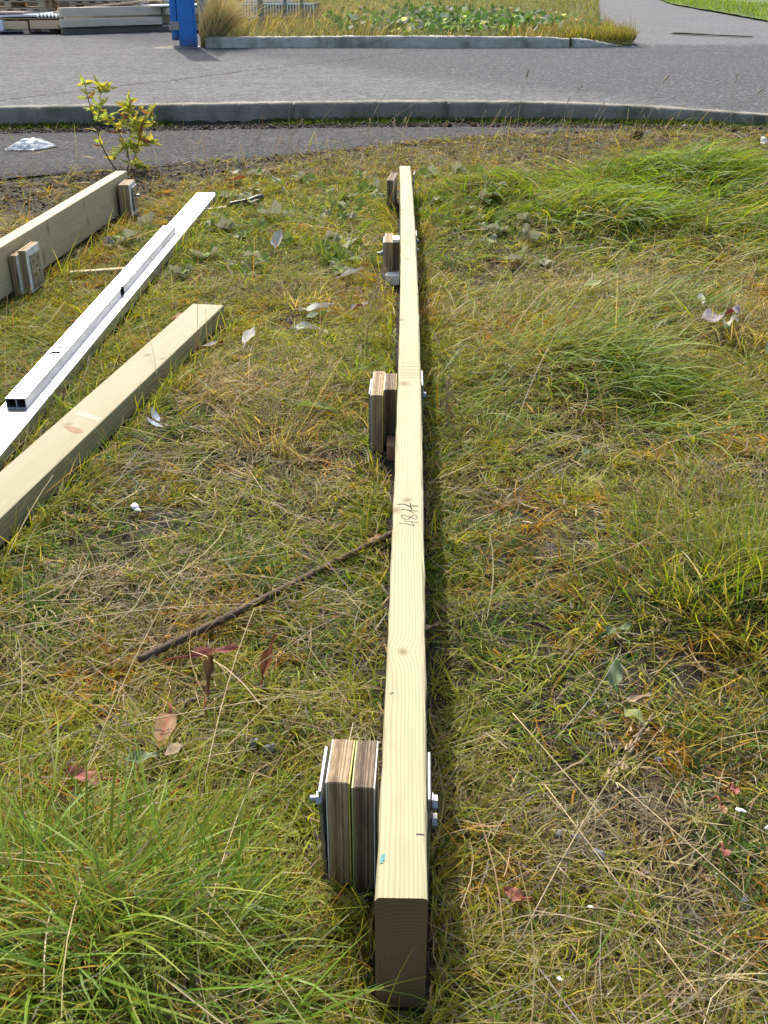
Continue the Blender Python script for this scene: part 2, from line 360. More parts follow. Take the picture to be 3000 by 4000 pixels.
# footprints of lying things: (x0,y0,x1,y1,half width, top z)
FOOT = [(.016, .672, .040, 1.50, .027, .15), (.038, 1.45, .080, 3.6, .029, .15), (.076, 3.5, .0905, 4.643, .027, .15), (-.817, 1.0, -.5035, 2.905, .049, .05), (-.84, 1.0, -.779, 4.69, .048, .06), (-1.242, 2.2, -1.095, 4.48, .026, .16),
        (-.034, .82, -.03, .90, .035, .15), (-.002, 1.98, .005, 2.125, .026, .13), (.025, 3.31, .03, 3.48, .028, .13), (.03, 4.44, .038, 4.63, .018, .13),
        (-1.05, 4.28, -1.04, 4.41, .04, .13), (-1.135, 3.17, -1.127, 3.32, .026, .13)]
def in_foot(x, y, z, m=0.0):
    bad = np.zeros(np.shape(x), dtype=bool)
    for (x0, y0, x1, y1, hw, top) in FOOT:
        dx, dy = x1-x0, y1-y0; L = math.hypot(dx, dy); dx /= L; dy /= L
        u = (x-x0)*dx + (y-y0)*dy; v = (x-x0)*dy - (y-y0)*dx
        bad |= (u > -.004) & (u < L+.004) & (np.abs(v) < hw + m) & (z < top + .003)
    return bad

# ------------------------------------------------------------------ setting
def dirt_mat():
    k = NT('dark_soil'); c = k.coord('Object'); n = k.noise(c, 60, 5, .7); n2 = k.noise(c, 3.5, 4, .6); n3 = k.noise(c, 14, 4)
    col = k.mix(k.ramp(n, [(.3, 0), (.7, 1)]), (.012, .010, .008), (.06, .05, .04))
    col = k.mix(k.ramp(n3, [(.5, 0), (.66, .7)]), col, (.04, .05, .012))
    col = k.mix(k.ramp(n2, [(.5, 0), (.7, .4)]), col, (.10, .085, .065))
    k.pbr(col, .95, 0, k.bump(n, .8, .01), spec=.15); return k.m
M['soil'] = dirt_mat()

def meadow_mat():
    k = NT('far_meadow'); c = k.coord('Object'); n = k.noise(c, 1.5, 6, .7); n2 = k.noise(c, 22, 4, .7)
    col = k.ramp(k.m_('ADD', k.m_('MULTIPLY', n, .5), k.m_('MULTIPLY', n2, .5)), [(.3, (.04, .045, .012)), (.5, (.10, .11, .03)), (.7, (.22, .19, .08))])
    k.pbr(col, .95, 0, k.bump(n2, .8, .03), spec=.1); return k.m
M['meadow'] = meadow_mat()

bm = bmesh.new()
for p in ((-400, -400), (400, -400), (400, 600), (-400, 600)): bm.verts.new((p[0], p[1], -.09))
bm.faces.new(bm.verts); tag(from_bm('ground', bm, M['meadow']), kind='structure')

# near verge soil
xs = np.concatenate([np.linspace(-9, -3.2, 30)[:-1], np.linspace(-3.2, 3.2, 270), np.linspace(3.2, 9, 30)[1:]])
ts = np.linspace(0, 1, 270)
X, T = np.meshgrid(xs, ts, indexing='ij'); Y = -1.5 + (KERB_Y(X) + .02 + 1.5) * T
Z = hgt(X, Y)
tag(link('verge', grid_mesh('verge', np.stack([X, Y, Z], -1).reshape(-1, 3), len(xs), len(ts)), M['soil']), kind='structure')

# old asphalt strip in front of the near kerb
def strip_dark(k, c, col):
    sep = k.n('ShaderNodeSeparateXYZ'); k.l(c, sep.inputs[0])
    n = k.noise(c, 7, 5, .7)
    return k.mix(k.ramp(n, [(.55, 0), (.68, .6)]), col, (.035, .032, .03))
M['asph_old'] = asphalt('old_asphalt', (.030, .030, .032), (.080, .081, .085), strip_dark, .8, .75)
xs = np.linspace(-9, 2.6, 500); ts = np.linspace(0, 1, 40)
X, T = np.meshgrid(xs, ts, indexing='ij')
edge = ASPH_Y(X) + .10*(nz(X, X*0, 3, 31, 4)-.5) + .03*(nz(X, X*0, 22, 33, 3)-.5)
Y = edge + np.maximum(KERB_Y(X) - .10 - edge, .02) * T
Z = .004 + .006*(nz(X, Y, 2, 41)-.5) + .002*(nz(X, Y, 40, 42)-.5) - .012 * np.exp(-T/.03) 
Z = Z - .012 * np.exp(-((Y - (5.95 + .55*(X + 2.35)) - .03*(nz(X, Y, 6, 44)-.5)) / .02)**2) * (X < -1.95)
tag(link('old_asphalt', grid_mesh('old_asphalt', np.stack([X, Y, Z], -1).reshape(-1, 3), len(xs), len(ts)), M['asph_old']), kind='structure')

# road beyond the kerb
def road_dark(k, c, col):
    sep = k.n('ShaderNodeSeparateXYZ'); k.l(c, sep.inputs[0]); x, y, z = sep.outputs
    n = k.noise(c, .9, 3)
    d = k.m_('ADD', k.m_('ADD', k.m_('MULTIPLY', x, .80), k.m_('MULTIPLY', y, .59)), k.m_('MULTIPLY', n, .5))   # soft fence shade painted into the asphalt colour towards the right
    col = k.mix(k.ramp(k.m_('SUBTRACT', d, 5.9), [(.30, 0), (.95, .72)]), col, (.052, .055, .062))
    # crack lines
    w = k.noise(c, 1.6, 4, .6)
    c1 = k.m_('ABSOLUTE', k.m_('SUBTRACT', k.m_('ADD', k.m_('MULTIPLY', x, 1.0), k.m_('MULTIPLY', w, .35)), k.m_('MULTIPLY', k.m_('SUBTRACT', y, 12.6), .62)))
    col = k.mix(k.ramp(c1, [(.014, .85), (.035, 0)]), col, (.02, .02, .02))
    c2 = k.m_('ABSOLUTE', k.m_('SUBTRACT', k.m_('ADD', y, k.m_('MULTIPLY', w, .3)), 13.55))
    keep = k.ramp(k.m_('MULTIPLY', x, .2), [(.1, 0), (.2, 1)])
    return k.mix(k.m_('MULTIPLY', k.ramp(c2, [(.012, .6), (.035, 0)]), keep), col, (.02, .02, .02))
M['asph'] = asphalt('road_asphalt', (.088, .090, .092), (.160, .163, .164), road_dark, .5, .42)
xs = np.linspace(-40, 40, 321); ts = np.concatenate([np.linspace(0, .2, 50)[:-1], np.linspace(.2, 1, 20)])
X, T = np.meshgrid(xs, ts, indexing='ij'); ky = KERB_Y(np.clip(X, -9, 9)) + .05
Y = ky + (75 - ky) * T; Z = .035 + .012*(nz(X, Y, .6, 51)-.5)
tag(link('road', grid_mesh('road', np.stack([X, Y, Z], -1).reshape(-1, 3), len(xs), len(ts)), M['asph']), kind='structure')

# kerbs -------------------------------------------------------------
def kerb(name, mat, x0, x1, fy, ftop, zbase, width, step, cracks=(), seed=0, rough=.004, taper=None):
    xs = np.arange(x0, x1 + step*.5, step)
    prof = [(0, 0), (.003, .2), (.006, .4), (.009, .6), (.012, .8), (.016, .93), (.026, 1.0), (.05, 1.012), (.09, 1.01), (width - .015, 1.0), (width, .9), (width, 0)]
    V = np.zeros((len(xs), len(prof), 3))
    for j, (o, t) in enumerate(prof):
        top = ftop(xs); z = zbase + (top - zbase) * t
        d = rough * (nz(xs*1.0, z*0 + j*.3, 14, 60+seed, 3) - .5) + rough*.8*(nz(xs, z*0 + j*.9, 60, 66+seed, 2) - .5)
        if .7 < t < 1.005: d = d * 2.2
        y = fy(xs) + o + d
        for (cx, dep, wid) in cracks:
            wx = cx + .02*(nz(np.array([cx*7.7]), np.array([j*.6]), 1.0, 70+seed, 2)[0] - .5) + .004*math.sin(j*2.1+cx)
            y = y + dep * np.exp(-((xs - wx)/wid)**2) * (1 if j < 9 else 0)
            if 5 <= j <= 8: z = z - dep*.7*np.exp(-((xs - wx)/wid)**2)
        V[:, j] = np.stack([xs, y, z + (d*.6 if t > .9 and o < width-.001 else 0)], -1)
    return link(name, grid_mesh(name, V.reshape(-1, 3), len(xs), len(prof)), mat)
M['conc'] = concrete('weathered_concrete', (.175, .165, .13), (.265, .25, .205))
M['conc2'] = concrete('pale_concrete', (.36, .345, .29), (.50, .48, .41))
tag(kerb('kerb', M['conc'], -8.9, 8.9, KERB_Y, KERB_TOP, -.06, .15, .008,
     [(-1.86, .012, .008), (-.75, .008, .007), (-.60, .016, .008), (.42, .014, .008), (-1.3, .006, .006), (1.05, .006, .006), (1.62, .009, .007), (1.78, .012, .008), (-2.2, .010, .007), (-.95, .009, .006)], 1, .005), kind='structure')
fk_y = lambda x: 14.05 + 0*x
o = kerb('far_kerb', M['conc2'], -2.18, 2.30, fk_y, lambda x: .155 + .012*np.exp(-((x-.2)/1.5)**2) - .02*sstep(2.0, 2.3, x), -.02, .17, .02, [(-.9, .006, .012), (.3, .004, .01), (1.4, .005, .01)], 2, .012)
tag(o, kind='structure')
o = kerb('far_kerb', M['conc2'], 2.325, 3.15, lambda x: 14.04 + .18*(x-2.3), lambda x: .145 - .10*sstep(2.3, 3.15, x), -.02, .17, .02, [(2.9, .01, .02)], 3, .02)
tag(o, kind='structure')
# end cap of the far kerb
tag(box('far_kerb_end', M['conc2'], -2.215, -2.178, 14.055, 14.22, 0.0, .145, bev=.012, seg=2), kind='structure')

# moss along the foot of the kerb
xs = np.linspace(-2.9, 2.7, 700); ts = np.linspace(0, 1, 12)
X, T = np.meshgrid(xs, ts, indexing='ij')
wd = .08 + .16*nz(X, X*0, 2.2, 81, 3)
Y = KERB_Y(X) + .012 - wd * T
Z = (.006 + .03*nz(X, X*0, 3, 83, 3))*(1-T)**1.3 + .025*(nz(X, Y, 26, 84, 3)-.4)*(1-T) - .008*T
mo = tag(link('moss', grid_mesh('moss', np.stack([X, Y, Z], -1).reshape(-1, 3), len(xs), len(ts)), None), kind='stuff')
k = NT('mossy_soil'); c = k.coord('Object'); n = k.noise(c, 4.5, 4, .6); n2 = k.noise(c, 90, 4, .7); sep = k.n('ShaderNodeSeparateXYZ'); k.l(c, sep.inputs[0])
gr = k.mix(n2, (.016, .03, .004), (.085, .13, .018)); so = k.mix(n2, (.012, .011, .010), (.06, .055, .05))
zf = k.m_('ADD', k.m_('ADD', k.m_('MULTIPLY', sep.outputs[2], 9), k.m_('MULTIPLY', n, .9)), k.m_('MULTIPLY', sep.outputs[0], .07))
k.pbr(k.mix(k.ramp(zf, [(.55, 0), (.75, 1)]), so, gr), .95, 0, k.bump(n2, .9, .01), spec=.1); mo.data.materials.append(k.m)

# far verge, footpath, lawn
def sheet(name, left, right, y0, y1, z, mat, nx, ny, amp=.02, seed=0, edge=.0):
    us = np.linspace(0, 1, nx); vs = np.linspace(y0, y1, ny); U, V = np.meshgrid(us, vs, indexing='ij')
    L = left(V) + edge*(nz(V, V*0, 4, seed+5, 3)-.5); Rr = right(V) + edge*(nz(V, V*0, 4, seed+7, 3)-.5)
    Xx = L + (Rr-L)*U; Zz = z + amp*(nz(Xx, V, 1.5, seed)-.5); Zz[:, 0] -= .06
    return tag(link(name, grid_mesh(name, np.stack([Xx, V, Zz], -1).reshape(-1, 3), nx, ny), mat), kind='structure')
PATH_L = lambda y: np.interp(y, [14.1, 14.6, 16, 20, 31, 60], [3.1, 3.2, 3.25, 3.75, 5.75, 11.0])
PATH_R = lambda y: np.interp(y, [14.1, 20.6, 31, 60], [7.3, 6.95, 7.75, 12.6])
sheet('far_verge', lambda y: np.interp(y, [14.2, 24, 60], [-2.2, -2.4, -3.0]), PATH_L, 14.21, 60, .12, M['meadow'], 60, 160, .05, 91, .1)
M['asph_path'] = asphalt('footpath_asphalt', (.11, .112, .115), (.175, .177, .182), None, .5, .4)
sheet('footpath', lambda y: PATH_L(y) - .15, lambda y: PATH_R(y) + .1, 14.25, 60, .052, M['asph_path'], 20, 260, .006, 93, .05)
M['lawn'] = plain('lawn_turf', (.09, .14, .03), .95, var=.5, scale=20, bump=.9, dist=.03)
sheet('lawn', PATH_R, lambda y: y*0 + 40, 12.0, 60, .085, M['lawn'], 60, 90, .03, 95, .1)

# ------------------------------------------------------------------ long timber beam with bolted blocks
def bow(y): t = y / 3.972; return .0125 * 4 * t * (1 - t)
def long_beam_mesh(bm, L, w, h, bowf, n=110, bev=.0042):
    prof = [(-w/2+bev, 0), (w/2-bev, 0), (w/2, bev), (w/2, h-bev), (w/2-bev*.3, h-bev*.3), (w/2-bev, h), (-w/2+bev, h), (-w/2+bev*.3, h-bev*.3), (-w/2, h-bev), (-w/2, bev)]
    rings = []
    for i in range(n + 1):
        y = L * i / n
        rings.append([bm.verts.new((px + bowf(y) + random.gauss(0, .00035), y, pz + random.gauss(0, .0003))) for px, pz in prof])
    m = len(prof)
    for i in range(n):
        for j in range(m): bm.faces.new((rings[i][j], rings[i][(j+1) % m], rings[i+1][(j+1) % m], rings[i+1][j]))
    for f in (bm.faces.new(rings[0][::-1]), bm.faces.new(rings[-1])): f.material_index = 1

BEAM_RZ = -math.atan2(.0745, 3.971)
beam = empty('timber_beam', (.016, .672, 0), BEAM_RZ, 'long pale pine beam on edge in the grass with bolted plywood blocks and pencilled 4817', 'beam')
bm = bmesh.new(); long_beam_mesh(bm, 3.972, .048, .15, bow); bo = from_bm('beam', bm, M['beam'], beam); bo.data.materials.append(M['end'])

def ribbon(bm, pts, w, z):
    pts = [Vector((p[0], p[1], z)) for p in pts]
    L, Rr = [], []
    for i, p in enumerate(pts):
        d = (pts[min(i+1, len(pts)-1)] - pts[max(i-1, 0)]); d.normalize(); s = Vector((-d.y, d.x, 0)) * w * .5
        L.append(bm.verts.new(p + s)); Rr.append(bm.verts.new(p - s))
    for i in range(len(pts)-1): bm.faces.new((L[i], Rr[i], Rr[i+1], L[i+1]))
STROKES = [[(-.0069,.7217),(.005,.719),(.0169,.7135),(.0149,.7191),(.0128,.7252)], [(.0009,.7285),(.0116,.7266),(.0235,.7231)],
 [(-.0015,.7496),(.01,.741),(.0199,.7337),(.0223,.7385),(.0192,.7479),(.0163,.7489),(.0117,.7428),(.0079,.7338),(.0034,.7334),(-.0016,.7404),(-.0035,.7451),(-.0012,.7466)],
 [(-.003,.7686),(.0076,.7643),(.0227,.7613)], [(.0059,.766),(.0167,.7545)], [(-.0098,.7832),(-.0026,.7858),(.0042,.7835),(.0118,.7753),(.013,.7662)], [(.0118,.7805),(.0237,.7783)], [(.0106,.7879),(.0118,.7753)]]
bm = bmesh.new()
for i, s in enumerate(STROKES): ribbon(bm, s, .0013 if i < 5 else .0017, .1504 + i*.00002)
tag(from_bm('pencil_marking', bm, M['pencil'], bo), 'pencilled number 4817')
bm = bmesh.new()
for i, yy in enumerate((1.4483, 1.4257, 1.4057, 1.3868, 1.3737, 1.359)):
    b = bow(yy); ribbon(bm, [(b-.019, yy+.001*math.sin(i*3)), (b, yy+.0006), (b+.021, yy-.0015*math.cos(i*2))], .0009, .1504)
ribbon(bm, [(.014, .079), (.022, .0785)], .0012, .1504); ribbon(bm, [(-.015, .30), (-.010, .303)], .001, .1504)
tag(from_bm('pencil_line', bm, M['pencil'], bo), 'row of pencil lines across the top')
bm = bmesh.new(); ribbon(bm, [(-.0195, .041), (-.0185, .052)], .003, .1505); ribbon(bm, [(-.0172, .044), (-.0165, .053)], .0016, .1505)
tag(from_bm('crayon_mark', bm, M['teal'], bo), 'small teal crayon mark')

def hexbolt(parent, x, y, z, side, thread=0.0, head=.0058, r=.0078):
    """side -1: sticks out to -X with nut and thread, +1: hex head to +X"""
    bm = bmesh.new(); bm_cyl(bm, (x, y, z), (x + side*head, y, z), r, r, 6)
    bm_cyl(bm, (x + side*.0005, y, z), (x + side*.0014, y, z), r*1.35, r*1.35, 18)
    if thread:
        bm_cyl(bm, (x + side*head, y, z), (x + side*(head+thread), y, z), r*.52, r*.52, 12)
        for i in range(int(thread/.0018)):
            xx = x + side*(head + .0009 + i*.0018); bm_cyl(bm, (xx, y, z), (xx + side*.0008, y, z), r*.58, r*.58, 12)
    return from_bm('bolt', bm, M['galv'], parent)

def ply_block(parent, cx, cy, yaw, t, ln, z0, z1, mat, films=('film_white', 'film_yellow'), lean=0.0, label=None):
    bm = bmesh.new(); bm_box(bm, -t/2, t/2, -ln/2, ln/2, 0, z1-z0, .0012)
    b = from_bm('plywood_block', bm, M[mat], parent, (cx, cy, z0), (0, lean, yaw))
    for s, fm in ((-1, films[0]), (1, films[1])):
        if fm is None: continue
        x0, x1 = (-t/2-.0014, -t/2-.0001) if s < 0 else (t/2+.0001, t/2+.0014)
        box('face_film', M[fm], x0, x1, -ln/2+.0006, ln/2-.0006, .001, z1-z0-.0008, b)
    if label: b['label'] = label
    return b
# nearest pair
ply_block(beam, -.066, .187, R(-2.5), .0225, .070, 0, .148, 'ply', label='fresh striped plywood block')
ply_block(beam, -.0395, .184, R(-1.5), .0215, .076, 0, .147, 'ply_dark', ('film_green', 'film_white'), label='dark weathered plywood block')
box('steel_plate', M['galv'], -.002, .002, -.036, .036, .0, .128, beam, (-.0825, .192, .004), (0, R(-1.5), R(-2)), bev=.001)
hexbolt(beam, -.085, .160, .118, -1, .007)
box('steel_plate', M['galv'], -.002, .002, -.037, .037, 0, .142, beam, (.0285, .166, .006), (0, 0, R(-1)), bev=.0012)
hexbolt(beam, .031, .138, .136, 1); hexbolt(beam, .031, .137, .112, 1)
# second pair
ply_block(beam, -.0545, 1.392, R(-1), .0225, .145, -.004, .126, 'ply')
ply_block(beam, -.0285, 1.402, R(-.5), .0225, .10, -.004, .126, 'ply_dark')
box('steel_plate', M['galv'], -.002, .002, -.045, .045, 0, .125, beam, (-.0705, 1.375, .0), (0, 0, R(-1)), bev=.001)
box('steel_plate', M['galv'], -.002, .002, -.045, .045, 0, .14, beam, (.0378, 1.37, .006), bev=.001)
hexbolt(beam, .040, 1.335, .12, 1)
# third pair with white painted battens
ply_block(beam, -.0525, 2.74, R(-1), .024, .135, .0, .124, 'ply')
b3 = ply_block(beam, -.0275, 2.715, 0, .021, .07, .03, .122, 'ply_dark')
box('batten', M['white_wood'], -.0385, -.0165, 2.675, 2.735, .1225, .132, beam, bev=.001)['label'] = 'white painted scrap on top of the block'
box('batten', M['white_wood'], -.062, -.0155, 2.62, 2.668, -.002, .03, beam, bev=.0015)['label'] = 'white painted scrap on the ground'
box('steel_plate', M['galv'], -.002, .002, -.04, .04, 0, .12, beam, (-.068, 2.72, .002), bev=.001)
box('steel_plate', M['galv'], -.002, .002, -.04, .04, 0, .14, beam, (.0372, 2.72, .004), bev=.001)
hexbolt(beam, -.070, 2.675, .088, -1, .012); hexbolt(beam, .0395, 2.66, .10, 1); hexbolt(beam, .0395, 2.72, .115, 1)
# far block
ply_block(beam, -.0535, 3.86, R(-5), .024, .19, .0, .126, 'ply_dark', ('film_green', 'film_white'))
box('steel_plate', M['galv'], -.002, .002, -.05, .05, 0, .135, beam, (.030, 3.90, .0), (0, R(4), R(-4)), bev=.001)
hexbolt(beam, .034, 3.845, .105, 1)

tag(box('brick', M['brick'], -.024, .011, 1.955, 2.012, -.02, .03, loc=(.030, 0, 0), bev=.004, seg=2), 'small red-brown block wedged against the long beam by its second pair of plywood blocks', 'block')

# ------------------------------------------------------------------ board on edge at the left
bd = empty('timber_board', (-1.095, 4.48, .012), -math.atan2(.087, 1.35), 'pine board standing on edge at left with two plywood and steel plate brackets', 'board')
box('board', M['board'], -.024, .024, -2.6, 0, 0, .145, bd, bev=.002)
b = ply_block(bd, .0545, -.128, R(5), .043, .126, -.004, .122, 'ply', (None, 'film_white'))
box('face_film', M['film_yellow'], -.001, .0035, -.0642, -.0622, .003, .122, b)
pl = box('steel_plate', M['galv'], -.0015, .0015, -.04, .04, .0, .095, bd, (.0835, -.118, .012), (0, 0, R(5)), bev=.0008)
hexbolt(bd, .085, -.130, .072, 1, .014, r=.007)
for (yy, zz) in ((-.026, .075), (.02, .06), (-.02, .03), (.022, .02), (.0, .045)):
    bm = bmesh.new(); bm_cyl(bm, (.0014, yy, zz), (.0022, yy, zz), .0042, .0032, 10); from_bm('nail_hole', bm, M['dark_in'], pl)
ply_block(bd, .0375, -1.243, R(2), .0215, .135, -.012, .112, 'ply', (None, 'film_white'))
ply_block(bd, .0615, -1.228, R(2), .0215, .125, -.012, .122, 'ply', ('film_yellow', 'film_white'))
pl = box('steel_plate', M['galv'], -.0015, .0015, -.045, .045, 0, .106, bd, (.0755, -1.222, -.004), (0, 0, R(2)), bev=.0008)
for (yy, zz) in ((-.024, .083), (.022, .087), (.002, .064), (.02, .045), (-.02, .042)):
    bm = bmesh.new(); bm_cyl(bm, (.0014, yy, zz), (.0022, yy, zz), .0048, .0036, 10); from_bm('nail_hole', bm, M['dark_in'], pl)

# ------------------------------------------------------------------ aluminium straightedge with hollow box rail, and flat plank
al = empty('aluminium_bar', (-.779, 4.69, .0), -math.atan2(.061, 4.1), 'flat silver aluminium bar lying at left beneath a hollow box rail', 'metal bar')
box('bar', M['alu'], -.045, .045, -3.7, 0, .002, .030, al, bev=.0012)
def hollow(bm, x0, x1, y0, y1, z0, z1, t, div=True):
    for (a, b_, c_, d_) in ((x0, x1, z0, z0+t), (x0, x1, z1-t, z1), (x0, x0+t, z0+t, z1-t), (x1-t, x1, z0+t, z1-t)): bm_box(bm, a, b_, y0, y1, c_, d_)
    if div: bm_box(bm, (x0+x1)/2-t/2, (x0+x1)/2+t/2, y0+.002, y1, z0+t, z1-t)
rl = empty('box_rail', (-.8215, 2.158, .0305), -math.atan2(.021, 1.75), 'hollow silver rail with vial holes lying on the wide flat aluminium bar', 'rail')
bm = bmesh.new(); hollow(bm, -.0225, .0225, 0, 1.755, 0, .0235, .0016); from_bm('tube', bm, M['alu'], rl)
def ringdisc(bm, cx, cy, z, rx, ry, n=24):
    v = [bm.verts.new((cx + rx*math.cos(2*math.pi*i/n), cy + ry*math.sin(2*math.pi*i/n), z)) for i in range(n)]; bm.faces.new(v)
bm = bmesh.new(); ringdisc(bm, -.002, .305, .0239, .0135, .0165); ho = from_bm('vial_hole', bm, M['dark_in'], rl)
bm = bmesh.new(); ringdisc(bm, .001, .2965, .0242, .0095, .0070); from_bm('lit_hole_floor', bm, M['alu'], ho)  # pale ellipse painted as the hole's lit floor, leaving a dark crescent of shade
bm = bmesh.new(); ringdisc(bm, .0, .352, .0239, .0042, .006); from_bm('screw_hole', bm, M['dark_in'], rl)
box('clip', M['dark_in'], .0226, .0245, .895, .925, .002, .0238, rl); box('clip', M['dark_in'], .006, .0245, .905, .913, .0238, .0248, rl)
box('end_plug', M['dark_in'], -.0205, .0205, .02, .024, .0018, .0216, rl)

pk = empty('flat_plank', (-.5035, 2.905, .0), -math.atan2(.1645, 1.0), 'pale pine plank lying flat in the grass at left beside the aluminium bar', 'plank')
L_ = 2.1
bm = bmesh.new(); bm_box(bm, -.047, .047, -L_, 0, .0, .05, .003, 2); pko = from_bm('plank', bm, M['plank'], pk)
bm = bmesh.new()
pts = [(.004 + .026*math.cos(a)*1.0 + .004*math.sin(2*a), -.985 - .012*math.cos(a) + .011*math.sin(a)) for a in np.linspace(0, 2*math.pi, 18)[:-1]]
bm.faces.new([bm.verts.new((x, y + .06, .0503)) for x, y in pts]); tag(from_bm('resin_patch', bm, M['resin'], pko), 'pinkish brown patch beside the knot')
bm = bmesh.new(); bm.faces.new([bm.verts.new((x, y, .0503)) for x, y in ((-.03, -.845), (.040, -.875), (.041, -.858), (-.026, -.822))]); tag(from_bm('pale_scrape', bm, M['pale_scrape'], pko), 'pale scraped stripe')

# ------------------------------------------------------------------ reinforcing bar, knife, stick, bag, paper
bm = bmesh.new(); p0 = Vector((-.356, 1.232, .012)); p1 = Vector((.030, 1.630, .014)); n_ = 120; pts = []; rr = []
for i in range(n_ + 1):
    t = i / n_; p = p0.lerp(p1, t); p.z += .004*math.sin(t*5); p.x += .010*math.sin(t*3.1); p.y -= .006*math.sin(t*6); pts.append(p); rr.append(.0056 + (.0013 if i % 3 == 0 else 0))
bm_tube(bm, pts, rr, 8); tag(from_bm('reinforcing_bar', bm, M['rust'], smooth=True), 'rusty brown ribbed steel rod lying diagonally up to the long beam', 'steel rod')

kn = empty('knife', (-.753, 4.40, .012), math.atan2(.15, .22), 'black handled knife lying in the grass beyond the aluminium bar end', 'knife')
bm = bmesh.new()
o_ = [(0, -.002), (.03, -.012), (.09, -.014), (.115, -.010), (.115, .010), (.09, .012), (.03, .008)]
va = [bm.verts.new((x, y, .002)) for x, y in o_]; vb = [bm.verts.new((x, y, .0045)) for x, y in o_]
bm.faces.new(va[::-1]); bm.faces.new(vb)
for i in range(len(o_)): bm.faces.new((va[i], va[(i+1) % 7], vb[(i+1) % 7], vb[i]))
from_bm('blade', bm, plain('knife_steel', (.13, .14, .15), .5, metal=.5, var=.1), kn)
bm = bmesh.new(); bm_tube(bm, [(.11, 0, .006), (.13, 0, .009), (.17, .001, .012), (.215, .002, .013), (.245, .003, .018), (.275, .004, .021), (.283, .004, .021)], [.009, .012, .0115, .0125, .015, .0165, .012], 12)
from_bm('handle', bm, M['black_pl'], kn, smooth=True)

tag(box('wood_offcut', wood('offcut_pine', (.50, .40, .22), (.33, .24, .12), freq=200), -.09, .09, -.012, .012, .004, .014, loc=(-.955, 3.43, .0), rot=(0, R(-2), R(8)), bev=.002), 'thin pale wood offcut lying between the edge board and the aluminium bar', 'wood scrap')

def crumple_bag():
    nu, nv = 46, 26
    u, v = np.meshgrid(np.linspace(-1, 1, nu), np.linspace(-1, 1, nv), indexing='ij')
    prof = np.clip(1 - np.abs(u)**1.6, 0, 1)
    def cr(s, seed): n = nz(u*2+5, v*2+5, s, seed, 3); return np.abs(n - .5)*2
    wd = .085*prof**.75*(1+.15*np.sin(3*u)) + .008
    X = .135*u + .012*(cr(2, 3)-.4); Yy = wd*v + .05*u + .01*(cr(3, 5)-.4)
    top = .055*prof**.9*(1-np.abs(v)**2.0)
    Zt = top*(1 - .5*cr(1.1, 9)) + .016*(cr(2.2, 12)-.3)*prof + .004
    Zb = .004 + 0*top
    Vt = np.stack([X, Yy, np.maximum(Zt, .006)], -1).reshape(-1, 3); Vb = np.stack([X, Yy, Zb], -1).reshape(-1, 3)
    idx = np.arange(nu*nv).reshape(nu, nv); q = np.stack([idx[:-1, :-1], idx[1:, :-1], idx[1:, 1:], idx[:-1, 1:]], -1).reshape(-1, 4)
    return np_mesh('plastic_bag', np.concatenate([Vt, Vb]), np.concatenate([q, q[:, ::-1] + nu*nv]), smooth=False)
k = NT('white_film_plastic'); c = k.coord(); n = k.noise(c, 18, 3)
p = k.n('ShaderNodeBsdfPrincipled'); k.l(k.mix(k.ramp(n, [(.35, 0), (.6, 1)]), (.46, .51, .52), (.80, .83, .83)), p.inputs['Base Color']); p.inputs['Roughness'].default_value = .22; p.inputs['Specular IOR Level'].default_value = .6
t = k.n('ShaderNodeBsdfTranslucent'); t.inputs[0].default_value = (.8, .85, .85, 1); ms = k.n('ShaderNodeMixShader'); ms.inputs[0].default_value = .35
k.l(p.outputs[0], ms.inputs[1]); k.l(t.outputs[0], ms.inputs[2]); k.l(ms.outputs[0], k.out.inputs[0])
tag(link('plastic_bag', crumple_bag(), k.m, None, (-1.985, 6.12, .006), (0, 0, R(6))), 'crumpled white plastic bag lying on the old asphalt', 'plastic bag')

# ------------------------------------------------------------------ timber yard beyond the road (left)
def stack_pos(X, Yc, y):   # metres from yard survey: X, Yc measured along the front of the stacks
    return (-5.84 + X*.001876) * y / 17.3
YW = lambda X: -5.84 + X*.001876
ZW = lambda Yc: .035 + (276 - Yc)*.00188

def obox(name, mat, cx, cy, z0, sx, sy, sz, rz=0.0, parent=None, bev=.006, rx=0.0, ry=0.0):
    return box(name, M[mat], -sx/2, sx/2, -sy/2, sy/2, 0, sz, parent, (cx, cy, z0), (rx, ry, rz), bev=bev)
def wbox(name, mat, cx, cy, z0, sx, sy, sz, rz=0.0, parent=None):
    """timber whose grain runs along its long side: length sx along world X before rz"""
    return box(name, M[mat], -sy/2, sy/2, -sx/2, sx/2, 0, sz, parent, (cx, cy, z0), (0, 0, rz - math.pi/2), bev=.006)

# low crate pallet with pale boards, white sheets on it
cr = empty('crate_pallet', (-5.25, 17.2, .035), 0, 'pale new wooden crate pallet with two front boards in the yard at far left', 'pallet')
wbox('front_board', 'pale_wood', -.285, 0, .065, .365, .025, .115, 0, cr); wbox('front_board', 'pale_wood', .18, 0, .07, .525, .025, .12, 0, cr)
wbox('lid_board', 'pale_wood', -.05, .25, .20, .98, .40, .02, 0, cr)
for xx in (-.15, .42): obox('foot', 'pallet', xx, .06, 0, .09, .12, .066, 0, cr)
for xx in (-.15, .42): obox('foot', 'pallet', xx, .6, 0, .09, .12, .2, 0, cr)
wbox('rear_board', 'old_pallet', 0, .75, .066, 1.0, .03, .13, 0, cr)
obox('strap', 'black_pl', -.098, -.016, .05, .012, .008, .16, 0, cr, .001)
tag(box('wrapped_bundle', M['white_wrap'], -.26, .068, -.05, .7, .04, .19, loc=(-5.78, 17.16, .035), bev=.02, seg=2), 'white wrapped bundle at the left frame edge beside the pale crate boards', 'bundle')
